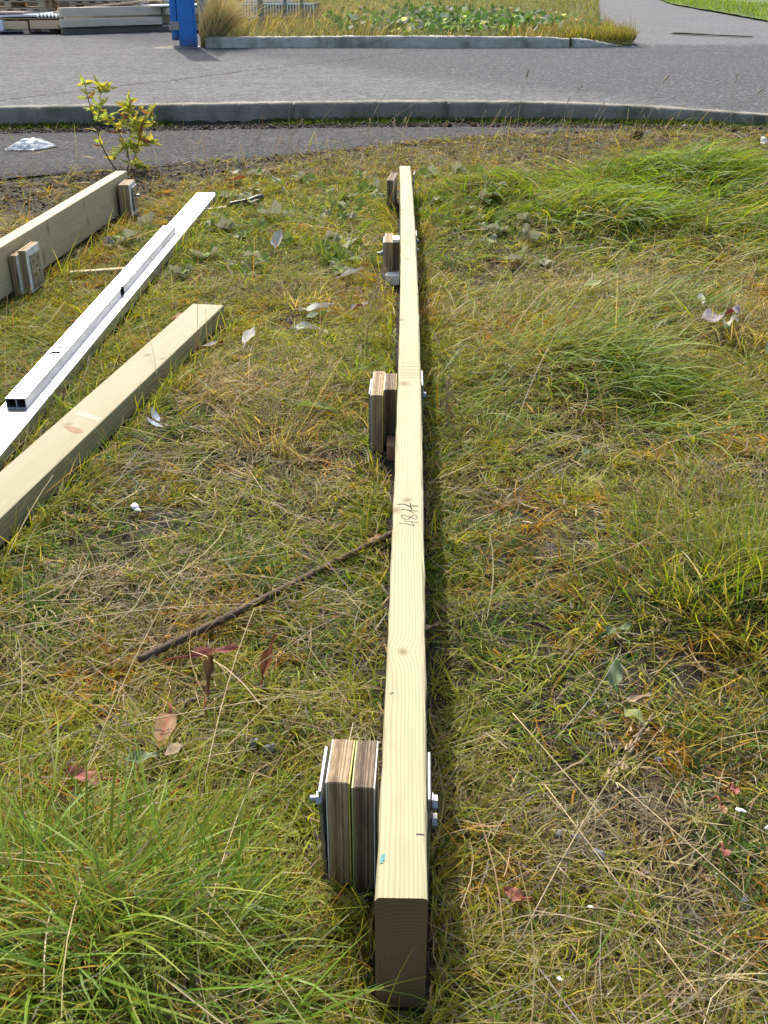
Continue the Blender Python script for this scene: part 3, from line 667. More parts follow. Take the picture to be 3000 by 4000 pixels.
# white sheets lying on the crate, with toothed edge
def zig_sheet(bm, x0, x1, y0, y1, z, t, teeth):
    n = 40; pts = []
    for i in range(n + 1):
        u = i/n; x = x0 + (x1-x0)*u; zz = z + (.02*(1 if i % 2 else -1) if u > 1 - teeth else 0) + .015*math.sin(u*3)
        pts.append((x, zz))
    for i in range(n):
        a, b_ = pts[i], pts[i+1]
        v = [bm.verts.new(p) for p in ((a[0], y0, a[1]), (b_[0], y0, b_[1]), (b_[0], y1, b_[1]), (a[0], y1, a[1]), (a[0], y0, a[1]+t), (b_[0], y0, b_[1]+t), (b_[0], y1, b_[1]+t), (a[0], y1, a[1]+t))]
        for q in ((3,2,1,0),(4,5,6,7),(0,1,5,4),(2,3,7,6)): bm.faces.new([v[j] for j in q])
bm = bmesh.new(); zig_sheet(bm, -5.9, -4.80, 17.18, 17.9, .262, .028, .36); tag(from_bm('plastic_sheet', bm, M['white_sheet']), 'white corrugated plastic sheet lying on the pale crate', 'sheet')
bm = bmesh.new(); bm_box(bm, -5.95, -5.42, 17.2, 17.8, .315, .335); tag(from_bm('board_scrap', bm, M['pink_board']), 'pinkish flat board lying on the white sheet at far left', 'board')
bm = bmesh.new(); bm_box(bm, -5.0, -4.66, 17.35, 17.9, .318, .336); tag(from_bm('board_scrap', bm, M['pink_board']), 'short pinkish board at the right end of the white sheet', 'board')

# grey weathered beams, receding to the right
a0 = Vector((-4.80, 17.02)); a1 = Vector((-3.40, 18.15)); dr = (a1 - a0).normalized(); RZ = math.atan2(dr.y, dr.x); nr = Vector((-dr.y, dr.x))
def along(u, off=0.0): p = a0 + dr*u + nr*off; return p.x, p.y
def gbeam(name, mat, u0, u1, off, z0, h, w, label, cat='beam'):
    p = along((u0+u1)/2, off); return tag(wbox(name, mat, p[0], p[1], z0, u1-u0, w, h, RZ), label, cat)
pa = empty('old_pallet', (*along(.9, .35), .035), RZ, 'dark old pallet carrying the grey weathered beams in the yard', 'pallet')
for xx in (-.8, -.1, .6):
    for yy in (-.3, .15): obox('block', 'old_pallet', xx, yy, 0, .14, .12, .09, 0, pa)
wbox('bottom_board', 'old_pallet', 0, -.34, .0, 1.75, .03, .085, 0, pa); wbox('deck_board', 'old_pallet', 0, 0, .09, 1.75, .7, .03, 0, pa)
gbeam('grey_beam', 'grey_wood', -.03, 1.62, -.04, .135, .11, .10, 'lower weathered grey beam on the old dark pallet in the yard')
gbeam('grey_beam', 'grey_wood', .02, 1.66, .05, .272, .125, .12, 'upper weathered grey beam stacked on the lower grey beam')
gbeam('grey_beam', 'grey_wood', .1, 2.4, .28, .16, .20, .14, 'thick grey beam lying behind the two front grey beams')
gbeam('grey_beam', 'grey_wood', 1.70, 2.7, .02, .27, .10, .3, 'short pale grey timber at the end of the upper grey beam beside the blue post')
p = along(2.1, .1); tag(wbox('plastic_sheet', 'white_sheet', p[0], p[1], .385, 1.2, .5, .025, RZ), 'white flat sheet on the grey timber beside the blue post', 'sheet')
p = along(1.0, .35); tag(box('board_scrap', M['pallet'], -.06, .06, -.75, .75, 0, .022, loc=(p[0], p[1], .405), rot=(R(4), 0, RZ - math.pi/2 + .1), bev=.004), 'long thin pale board laid slantwise over the grey beams', 'board')
p = along(1.75, .45); tag(box('wood_scrap', M['pallet'], -.05, .05, -.16, .16, 0, .03, loc=(p[0], p[1], .47), rot=(R(-16), 0, RZ - math.pi/2 - .2), bev=.004), 'broken short wooden piece on top of the grey beams', 'wood scrap')
p = along(1.55, .40); tag(box('wood_scrap', M['grey_wood'], -.04, .04, -.14, .14, 0, .03, loc=(p[0], p[1], .415), rot=(R(14), 0, RZ - math.pi/2 + .1), bev=.004), 'grey splintered piece below the broken wooden piece', 'wood scrap')
p = along(2.15, .5); tag(box('wrapped_bundle', M['white_wrap'], -.12, .12, -.12, .12, 0, .34, loc=(p[0], p[1], .412), rot=(0, 0, RZ), bev=.04, seg=2), 'small white wrapped bundle standing on the sheet beside the blue post', 'bundle')
bm = bmesh.new()
for i in range(14):
    u = i/13; v0 = along(1.66 + 1.1*u, -.02); z = .10 + .075*sum([math.exp(-((u-.5)/.22)**2)])
    bm.verts.new((v0[0], v0[1], z)); bm.verts.new((v0[0] + nr.x*.3, v0[1] + nr.y*.3, z)); bm.verts.new((v0[0] + nr.x*.3, v0[1] + nr.y*.3, z + .02)); bm.verts.new((v0[0], v0[1], z + .02))
bm.verts.ensure_lookup_table()
for i in range(13):
    for j in range(4): bm.faces.new([bm.verts[4*i+j], bm.verts[4*i+(j+1) % 4], bm.verts[4*i+4+(j+1) % 4], bm.verts[4*i+4+j]])
tag(from_bm('bent_sheet', bm, M['grey_wood']), 'wavy grey sheet sticking out below the grey timber', 'sheet')

def pallet(x, y, z0, rz, label, mat='pallet', load=None):
    e = empty('pallet', (x, y, z0), rz, label, 'pallet', 'pallets stacked in the yard')
    for xx in (-.55, 0, .55):
        for yy in (-.34, 0, .34): obox('block', mat, xx, yy, .022, .10, .10, .078, 0, e)
    for yy in (-.34, 0, .34): wbox('bottom_board', mat, 0, yy, 0, 1.2, .10, .02, 0, e); wbox('stringer', mat, 0, yy, .101, 1.2, .10, .02, 0, e)
    for i in range(6): obox('deck_board', mat, -.54 + i*.216, 0, .122, .12, .8, .02, 0, e, .003)
    return e
pallet(-4.66, 19.6, .28, R(3), 'lowest light pallet of the stack behind the white sheets')
tag(box('grey_board', M['grey_wood'], -.22, .22, -1.05, 1.05, 0, .04, loc=(-4.45, 19.45, .43), rot=(0, 0, R(92)), bev=.005), 'long grey board between the two light pallets of the stack', 'board')
pallet(-4.70, 19.6, .475, R(2), 'second light pallet of the stack, above the long grey board')
tag(box('stone_slabs', M['white_wrap'], -.6, .6, -.4, .4, 0, .30, loc=(-4.72, 19.62, .622), bev=.02), 'pale load on top of the light pallets, cut off by the photo top', 'load')
sk = pallet(-4.66, 19.6, .035, R(1), 'dark old pallet under the lowest light pallet of the stack', 'old_pallet')
tag(box('timber_pack', M['old_pallet'], -.6, .6, -.38, .38, 0, .10, loc=(-4.66, 19.62, .178), bev=.005), 'dark pack of timber between the pallets of the stack', 'timber pack')
# stacks farther back that close the yard
ORD_ = ['lowest', 'second', 'third', 'fourth']
for i, (x, y, n, lab) in enumerate(((-6.15, 19.3, 5, 'left'), (-3.2, 21.2, 4, 'right'), (-7.8, 20.5, 5, 'outer left'))):
    for j in range(4): pallet(x + .02*math.sin(j*2+i), y, .035 + .143*j, R(-2 + 2*i + math.sin(3*j+i)), ORD_[j] + (' pallet from the ground in the stack behind the pale crate', ' pallet from the ground in the stack behind the blue post', ' pallet from the ground in the stack at the left edge')[i], ('old_pallet', 'pallet', 'pallet', 'pallet')[j])
    tag(box('crate_boards', M['pale_wood'], -.6, .6, -.42, .42, 0, 1.3, loc=(x, y, .605), bev=.01), ('tall load of pale boards above the pallet behind the crate', 'tall load of pale boards behind the blue post', 'tall load of pale boards beyond the left photo edge')[i], 'load')
tag(box('timber_pack', M['old_pallet'], -4.6, 1.6, -.3, .3, 0, 1.9, loc=(-4.5, 23.2, .035), bev=.01), 'long dark timber pack closing the back of the yard', 'timber pack')
tag(box('load', M['pale_wood'], -.6, .6, -.4, .4, 0, 1.2, loc=(-4.72, 19.62, .93), bev=.02), 'pale boards standing above the photo top on the light pallets', 'load')

# ------------------------------------------------------------------ blue gate post and fence
gp = empty('gate_post', (-2.46, 14.25, .03), R(4), 'thick blue painted steel gate post at the end of the far kerb', 'post')
obox('post', 'blue', 0, 0, 0, .20, .20, 2.3, 0, gp, .012)
obox('flange', 'blue', .112, -.085, 0, .028, .03, 2.3, 0, gp, .004)
obox('gate_stile', 'blue', -.148, -.02, .085, .085, .10, 2.2, 0, gp, .012)
obox('stile_rib', 'blue', -.118, -.075, .1, .014, .03, 2.2, 0, gp, .004)
hg = obox('hinge_plate', 'galv', -.14, -.108, .20, .12, .012, .10, 0, gp, .006)
for (xx, zz) in ((-.045, .075), (-.045, .03), (.03, .02)):
    bm = bmesh.new(); bm_cyl(bm, (xx, -.006, zz), (xx, -.02, zz), .012, .012, 8); from_bm('bolt', bm, M['galv'], hg)
obox('latch', 'rust', .125, -.05, .16, .05, .06, .05, 0, gp, .012)
obox('base_plate', 'galv', 0, 0, -.002, .26, .26, .012, 0, gp, .003)
# small broken concrete around the post foot
bm = bmesh.new(); v = []
for i in range(14):
    a = 2*math.pi*i/14; v.append(bm.verts.new((-2.62 + (.36 + .08*math.sin(i*2.3))*math.cos(a), 14.08 + (.16 + .04*math.cos(i*3.1))*math.sin(a), .026)))
ct = bm.verts.new((-2.6, 14.14, .062))
for i in range(14): bm.faces.new((v[i], v[(i+1) % 14], ct))
tag(from_bm('broken_concrete', bm, M['conc']), kind='structure')

def fence_panel(p0, p1, n, label, h=1.8):
    p0 = Vector((*p0, .13)); p1 = Vector((*p1, .13)); d = p1 - p0; L = d.length
    e = empty('mesh_fence', p0, math.atan2(d.y, d.x), label, 'fence')
    bm = bmesh.new()
    for i in range(n + 1): x = L*i/n; bm_box(bm, x-.004, x+.004, -.004, .004, .03, h)
    from_bm('vertical_wire', bm, M['steel_wire'], e)
    bm = bmesh.new()
    for z in (.05, .25, .45, .9, 1.35, 1.78): bm_box(bm, 0, L, -.010, -.005, z, z+.008)
    from_bm('cross_wire', bm, M['steel_wire'], e)
    return e
fence_panel((-2.33, 14.35), (-2.36, 16.6), 44, 'grey wire mesh fence panel running back from the blue gate post')
def fpost(x, y, mat, label, s=.09):
    e = empty('fence_post', (x, y, .10), 0, label, 'fence post'); obox('post', mat, 0, 0, 0, s, s, 2.0, 0, e, .008); obox('cap', mat, 0, 0, 2.0, s+.015, s+.015, .015, 0, e, .003); return e
fpost(-2.34, 16.75, 'blue', 'slimmer blue fence post behind the tall dry grass', .16)
fpost(-1.92, 17.9, 'grey_post', 'grey green fence post right of the blue fence post', .08)
fpost(-1.62, 18.9, 'grey_post', 'thin grey fence post farther back in the dry grass', .05)
fpost(-1.42, 19.9, 'grey_post', 'farthest thin grey fence post near the green leaf patch', .05)
for i, (x, y, z, lab) in enumerate(((-1.98, 20.2, .15, 'lower white slatted rack lying behind the grey fence post'), (-2.05, 20.6, .52, 'upper white slatted rack stacked behind the grey fence post'))):
    e = empty('slatted_rack', (x, y, z), R(-3), lab, 'rack')
    for zz in (0.0, .20): wbox('rail', 'white_sheet', 0, 0, zz, 1.5, .06, .03, 0, e)
    bm = bmesh.new()
    for j in range(30): bm_box(bm, -.72 + j*.05, -.72 + j*.05 + .022, -.028, .02, .0315, .1985)
    from_bm('slat', bm, M['white_sheet'], e)
    obox('backing', 'old_pallet', 0, .5, 0.0, 1.5, .9, .22, 0, e)
# drain channel in the footpath
dr_ = empty('drain_channel', (4.70, 16.35, .064), math.atan2(-.86, .94), 'mossy sunken drain slot across the footpath at the top right', 'drain')
box('slot', M['dark_in'], -.62, .62, -.05, .05, .0, .006, dr_); box('moss_strip', M['moss'], -.62, -.1, .03, .085, .0, .016, dr_, bev=.004); box('grate', M['rust'], -.3, .6, -.03, .02, .006, .012, dr_)

# ------------------------------------------------------------------ grass (stuff)
C = {k_: np.array(v) for k_, v in dict(green=(.115, .215, .016), deep=(.06, .125, .012), lime=(.36, .42, .018), ygreen=(.31, .335, .022), yellow=(.42, .34, .03), orange=(.44, .22, .018),
     tan=(.40, .31, .16), straw=(.54, .45, .28), grey=(.26, .225, .18), brown=(.09, .06, .035), olive=(.155, .145, .025), red=(.25, .08, .04), blue=(.17, .27, .02)).items()}
ACC = {}
def blade_path(root, az, el, bend, L, S, curl, lift, ground):
    P = np.zeros((len(az), S+1, 3)); P[:, 0] = root
    for s in range(S):
        t = (s + .5)/S; e = el + bend*t; a = az + curl*t
        P[:, s+1] = P[:, s] + (L/S)[:, None]*np.stack([np.sin(a)*np.cos(e), np.cos(a)*np.cos(e), np.sin(e)], -1)
    if ground is not None: P[:, 1:, 2] = np.maximum(P[:, 1:, 2], ground(P[:, 1:, 0], P[:, 1:, 1]) + lift)
    return P
def hits(P):
    Mm = (P[:, 1:] + P[:, :-1])/2
    return in_foot(P[..., 0], P[..., 1], P[..., 2]).any(1) | in_foot(Mm[..., 0], Mm[..., 1], Mm[..., 2]).any(1)
def blades(key, root, az, el, bend, L, Wd, c0, c1, S=3, curl=None, roll=None, lift=.002, cull=True, tipw=.12, ground=hgt):
    n = len(az)
    curl = np.zeros(n) if curl is None else curl
    roll = RNG.uniform(-.7, .7, n) if roll is None else roll
    P = blade_path(root, az, el, bend, L, S, curl, lift, ground)
    if cull:
        for turn in (math.pi, .5*math.pi, math.pi):      # blades that would run into timber grow another way
            b_ = np.nonzero(hits(P))[0]
            if len(b_) == 0: break
            az = az.copy(); az[b_] += turn
            P[b_] = blade_path(root[b_], az[b_], el[b_], bend[b_], L[b_], S, curl[b_], lift, ground)
        k_ = ~hits(P); P = P[k_]; az = az[k_]; el = el[k_]; curl = curl[k_]; roll = roll[k_]; Wd = Wd[k_]; c0 = c0[k_]; c1 = c1[k_]; n = len(az)
    V = np.zeros((n, S+1, 2, 3)); Cc = np.zeros((n, S+1, 2, 3))
    for s in range(S+1):
        t = s/S; a = az + curl*t
        side = np.stack([np.cos(a), -np.sin(a), np.zeros(n)], -1)
        d = P[:, min(s+1, S)] - P[:, max(s-1, 0)]; d /= np.linalg.norm(d, axis=1, keepdims=True) + 1e-9
        up = np.cross(side, d); r = roll[:, None]
        w = (side*np.cos(r) + up*np.sin(r)) * (Wd*(tipw + (1-tipw)*min(1, (1-t)*1.7)) * (.75 if s == 0 else 1) * .5)[:, None]
        V[:, s, 0] = P[:, s] - w; V[:, s, 1] = P[:, s] + w
        col = c0*(1-t) + c1*t; Cc[:, s, 0] = col; Cc[:, s, 1] = col
    base = (np.arange(n)*(S+1)*2)[:, None, None]
    q = np.array([[2*s, 2*s+1, 2*s+3, 2*s+2] for s in range(S)])[None] + base
    ACC.setdefault(key, []).append((V.reshape(-1, 3), q.reshape(-1, 4), Cc.reshape(-1, 3)))
def flush(key, mat, label, cat, name=None, kind='stuff'):
    Vs, Qs, Cs = [], [], []; off = 0
    for v, q, c_ in ACC.pop(key): Vs.append(v); Qs.append(q + off); Cs.append(c_); off += len(v)
    me = np_mesh(name or key, np.concatenate(Vs), np.concatenate(Qs), np.concatenate(Cs))
    return tag(link(name or key, me, M[mat]), label, cat, kind=kind)

def bare(x, y):
    a = sstep(-.25, .35, y - (4.15 + 1.35*np.clip(x + 1.4, 0, 1.25)) + .5*(nz(x, y, 2.2, 101)-.5)) * sstep(.35, -.15, x)
    b_ = .55*sstep(5.3, 6.0, y + .4*(nz(x, y, 3, 105)-.5)) * sstep(-.3, .2, x)
    asp = sstep(-.05, .12, y - ASPH_Y(x) + .25*(nz(x, y, 4, 21)-.5))
    d = .62*sstep(.56, .72, nz(x, y, 3.1, 111, 3))*(y < 4)
    return np.clip(np.maximum.reduce([a*.9, b_, asp*.985, d]), 0, 1)

def scatter(n, ymin=.40, ymax=6.95, p=1.0, margin=.4, keep_bare=1.0):
    xs_, ys_ = [], []; got = 0
    while got < n:
        y = RNG.uniform(ymin, ymax, n*2); hw = .40*(y + .2) + margin
        wgt = hw * y**(-p); ok = RNG.uniform(0, 1, n*2) < wgt / (wgt.max())
        y = y[ok]; hw = hw[ok]; x = RNG.uniform(-1, 1, len(y))*hw
        ok = RNG.uniform(0, 1, len(y)) > bare(x, y)*keep_bare
        xs_.append(x[ok]); ys_.append(y[ok]); got += ok.sum()
    return np.concatenate(xs_)[:n], np.concatenate(ys_)[:n]

def pick(n, names, w):
    w = np.array(w, float); i = RNG.choice(len(names), n, p=w/w.sum()); return np.array([C[k_] for k_ in names])[i]
def jit(c_, a=.22): 
    n = len(c_); return np.clip(c_ * (1 + RNG.normal(0, a, (n, 1))) * (1 + RNG.normal(0, .07, (n, 3))), .004, .8)

def tufts(key, nt, per, Lm, Wm, el=(.25, .9), bend=(-.9, -.2), spread=.012, palette=None, S=3, curl=.8, sweep=0.0, **kw):
    x, y = scatter(nt, **kw)
    pc0, pc1 = palette(x, y)
    tl = RNG.lognormal(0, .28, nt)
    i = np.repeat(np.arange(nt), per); n = len(i)
    az = RNG.uniform(0, 2*np.pi, n); rr = np.abs(RNG.normal(0, spread, n))*(1 + .12*y[i])
    rx = x[i] + rr*np.sin(az); ry = y[i] + rr*np.cos(az)
    if sweep > 0: sw = (RNG.uniform(0, 1, nt) < sweep)[i]; az = np.where(sw, RNG.uniform(0, 6.283, nt)[i] + RNG.normal(0, .75, n), az)
    root = np.stack([rx, ry, hgt(rx, ry) - .002], -1)
    far = 1 + .16*np.maximum(y[i]-1, 0)
    L = Lm*tl[i]*RNG.uniform(.55, 1.3, n)*(1 + .05*y[i]); Wd = Wm*far*RNG.uniform(.7, 1.3, n)
    blades(key, root, az, RNG.uniform(*el, n), RNG.uniform(*bend, n), L, Wd, jit(pc0[i], .22), jit(pc1[i], .22), S, RNG.normal(0, curl, n))

PATCH = [
    (-0.42, 1.1, 0.11, 0.9, ['ygreen', 'olive'], ['lime', 'ygreen']),
    (-0.18, 1.2, 0.07, 0.9, ['ygreen', 'olive'], ['lime', 'ygreen']),
    (-0.07, 1.17, 0.09, 0.85, ['ygreen', 'olive'], ['lime', 'ygreen']),
    (-0.12, 0.92, 0.1, 0.6, ['ygreen', 'olive'], ['lime', 'ygreen']),
    (0.1, 1.25, 0.08, 0.6, ['ygreen', 'olive'], ['lime', 'ygreen']),
    (0.2, 1.1, 0.1, 0.5, ['ygreen', 'olive'], ['lime', 'ygreen']),
    (0.42, 1.18, 0.07, 0.6, ['ygreen', 'olive'], ['lime', 'ygreen']),
    (-0.35, 1.7, 0.12, 0.5, ['ygreen', 'olive'], ['lime', 'ygreen']),
    (-0.18, 2.75, 0.22, 0.7, ['ygreen', 'olive'], ['lime', 'ygreen']),
    (0.05, 2.75, 0.15, 0.5, ['ygreen', 'olive'], ['lime', 'ygreen']),
    (-0.75, 3.1, 0.25, 0.5, ['ygreen', 'olive'], ['lime', 'ygreen']),
    (0.45, 3.3, 0.35, 0.6, ['ygreen', 'olive'], ['lime', 'ygreen']),
    (-0.3, 4, 0.5, 0.5, ['ygreen', 'olive'], ['lime', 'ygreen']),
    (0.35, 1.75, 0.15, 0.6, ['ygreen', 'olive'], ['lime', 'ygreen']),
    (-0.12, 1.75, 0.1, 0.5, ['ygreen', 'olive'], ['lime', 'ygreen']),
    (0.55, 2, 0.15, 0.5, ['ygreen', 'olive'], ['lime', 'ygreen']),
    (-0.45, 0.9, 0.1, 0.6, ['ygreen', 'olive'], ['lime', 'ygreen']),
    (-0.4, 1.48, 0.17, 0.7, ['tan', 'olive'], ['straw', 'tan']),
    (-0.2, 1.95, 0.22, 0.6, ['tan', 'olive'], ['straw', 'tan']),
    (-0.35, 2.3, 0.2, 0.6, ['tan', 'olive'], ['straw', 'tan']),
    (-0.1, 2.4, 0.15, 0.5, ['tan', 'olive'], ['straw', 'tan']),
    (0.45, 2.15, 0.18, 0.5, ['tan', 'olive'], ['straw', 'tan']),
    (0.15, 1.75, 0.1, 0.5, ['tan', 'olive'], ['straw', 'tan']),
    (0.35, 0.88, 0.1, 0.5, ['tan', 'olive'], ['straw', 'tan']),
    (-0.6, 3.4, 0.2, 0.4, ['tan', 'olive'], ['straw', 'tan']),
    (0.8, 3.3, 0.4, 0.5, ['tan', 'olive'], ['straw', 'tan']),
    (-0.25, 1.36, 0.08, 0.8, ['orange', 'olive'], ['orange', 'yellow']),
    (0.13, 0.85, 0.045, 0.9, ['orange', 'olive'], ['orange', 'yellow']),
    (0.36, 1.04, 0.06, 0.9, ['orange', 'olive'], ['orange', 'yellow']),
    (0.4, 0.75, 0.04, 0.9, ['orange', 'olive'], ['orange', 'yellow']),
    (0.46, 1.24, 0.07, 0.7, ['orange', 'olive'], ['orange', 'yellow']),
    (-0.02, 1.3, 0.05, 0.7, ['orange', 'olive'], ['orange', 'yellow']),
    (0.3, 1.7, 0.1, 0.6, ['orange', 'olive'], ['orange', 'yellow']),
    (-0.1, 2.12, 0.1, 0.5, ['orange', 'olive'], ['orange', 'yellow']),
    (-0.4, 1.22, 0.07, 0.7, ['orange', 'olive'], ['orange', 'yellow']),
    (0.27, 1.3, 0.06, 0.7, ['orange', 'olive'], ['orange', 'yellow'])]
def pal_moss(x, y):
    n = len(x); a = nz(x, y, 2.6, 201, 3); b_ = nz(x, y, 5.5, 205, 3); g = nz(x, y, 1.3, 209, 2)
    u = RNG.uniform(0, 1, n)
    c0 = pick(n, ['olive', 'ygreen', 'deep', 'brown', 'tan'], [4, 5, .8, 1.8, 1.2]); c1 = pick(n, ['ygreen', 'yellow', 'olive', 'green', 'tan', 'orange', 'grey'], [7.5, 3.6, 1.8, 1.0, 2.0, 1.0, .8])
    m = (a > .59) & (u < .85); c1[m] = pick(m.sum(), ['orange', 'yellow', 'ygreen'], [3, 3, 1]); c0[m] = pick(m.sum(), ['olive', 'orange', 'yellow'], [3, 1.5, 1])
    m = (b_ > .66) & (u < .6); c1[m] = pick(m.sum(), ['grey', 'tan', 'straw'], [2, 3, 2]); c0[m] = pick(m.sum(), ['tan', 'grey', 'olive'], [2, 2, 2])
    m = (g > .66) & (u < .5); c1[m] = pick(m.sum(), ['green', 'ygreen', 'deep'], [3, 2, 2]); c0[m] = pick(m.sum(), ['deep', 'green'], [2, 2])
    for (px, py, pr, prob, k0_, k1_) in PATCH:      # growth the photo shows in patches of its own kind
        m = (RNG.uniform(0, 1, n) < prob*np.exp(-((x-px)**2 + (y-py)**2)/(pr*pr)*(.7 + .6*b_)))
        c0[m] = pick(m.sum(), k0_, [3, 2]); c1[m] = pick(m.sum(), k1_, [3, 2])
    m = (y > 5.2) & (u < .75); c1[m] = pick(m.sum(), ['tan', 'brown', 'grey', 'straw', 'olive'], [3, 2, 2, 1, 2]); c0[m] = pick(m.sum(), ['brown', 'tan', 'olive'], [3, 1, 1])
    m = (x > .5) & (y > 3.6) & (y < 5.2) & (u < .6); c1[m] = pick(m.sum(), ['green', 'ygreen', 'tan'], [3, 2, 1]); c0[m] = pick(m.sum(), ['deep', 'green'], [2, 2])
    return c0, c1
tufts('grass', 12500, 13, .045, .0021, el=(.3, 1.1), bend=(-1.5, -.4), spread=.010, palette=pal_moss, S=3, p=1.25, ymax=3.2, sweep=.6)
tufts('grass', 12500, 12, .044, .0022, palette=pal_moss, S=2, p=.7, ymin=2.2, sweep=.6)
# low matted underlayer
def pal_under(x, y):
    n = len(x); return pick(n, ['brown', 'olive', 'deep', 'grey'], [5, 2, 3, 1]), pick(n, ['olive', 'brown', 'tan', 'deep', 'ygreen'], [2, 4, 1, 3, 1])
tufts('grass', 5500, 7, .032, .0016, el=(.05, .5), bend=(-.5, .1), spread=.02, palette=pal_under, S=2, p=1.0)

# dead strands lying flat, partly combed
n = 42000; x, y = scatter(n, p=1.05, keep_bare=.9); k_ = RNG.uniform(0, 1, n) < .13 + .75*np.maximum(sstep(.50, .64, nz(x, y, 1.5, 305, 3)), np.exp(-((x+.38)/.16)**2 - ((y-1.42)/.22)**2)); x, y = x[k_], y[k_]; n = len(x)
comb = 1.1 + 2.2*(nz(x, y, .9, 301, 2)-.5) + RNG.normal(0, .75, n)
root = np.stack([x, y, hgt(x, y) + RNG.uniform(.004, .03, n)], -1)
gp_ = nz(x, y, 3.0, 305, 3)
c0 = pick(n, ['tan', 'grey', 'straw', 'brown', 'olive'], [4, 3, 1.2, 2.5, 1.5]); m = gp_ > .6; c0[m] = pick(m.sum(), ['grey', 'straw', 'tan'], [4, 2, 2])
blades('grass', root, comb, RNG.uniform(-.1, .28, n), RNG.uniform(-.5, .05, n), RNG.gamma(3.5, .024, n)*(1+.08*y), .0010*(1+.2*y)*RNG.uniform(.6, 1.3, n), jit(c0), jit(c0), 2, RNG.normal(0, .5, n), lift=.004)

# short brown litter between the moss
n = 26000; x, y = scatter(n, p=1.1, keep_bare=.6)
root = np.stack([x, y, hgt(x, y) + RNG.uniform(.001, .014, n)], -1); c0 = jit(pick(n, ['brown', 'tan', 'grey', 'straw', 'orange'], [5, 3, 3, 1, .8]), .3)
blades('grass', root, RNG.uniform(0, 6.283, n), RNG.uniform(-.1, .35, n), RNG.uniform(-.5, .2, n), RNG.gamma(3, .009, n)*(1+.1*y), .0018*(1+.2*y)*RNG.uniform(.5, 1.4, n), c0, c0, 2, RNG.normal(0, .8, n), lift=.003, tipw=.5)

# ordinary green blades everywhere
n = 9000; x, y = scatter(n, p=1.0); u = nz(x, y, 1.7, 311, 3)
k_ = RNG.uniform(0, 1, n) < sstep(.32, .68, u); x, y = x[k_], y[k_]; n = len(x)
root = np.stack([x, y, hgt(x, y) - .002], -1)
c0 = pick(n, ['green', 'deep', 'ygreen', 'olive'], [4, 3, 2, 1]); c1 = pick(n, ['green', 'ygreen', 'yellow', 'orange', 'tan'], [5, 4, 1, .7, 1])
blades('grass', root, RNG.uniform(0, 6.28, n), RNG.uniform(.35, 1.25, n), RNG.uniform(-1.5, -.3, n), RNG.gamma(4, .017, n)*(1+.08*y), .0019*(1+.17*y)*RNG.uniform(.6, 1.3, n), jit(c0), jit(c1), 4, RNG.normal(0, .5, n))

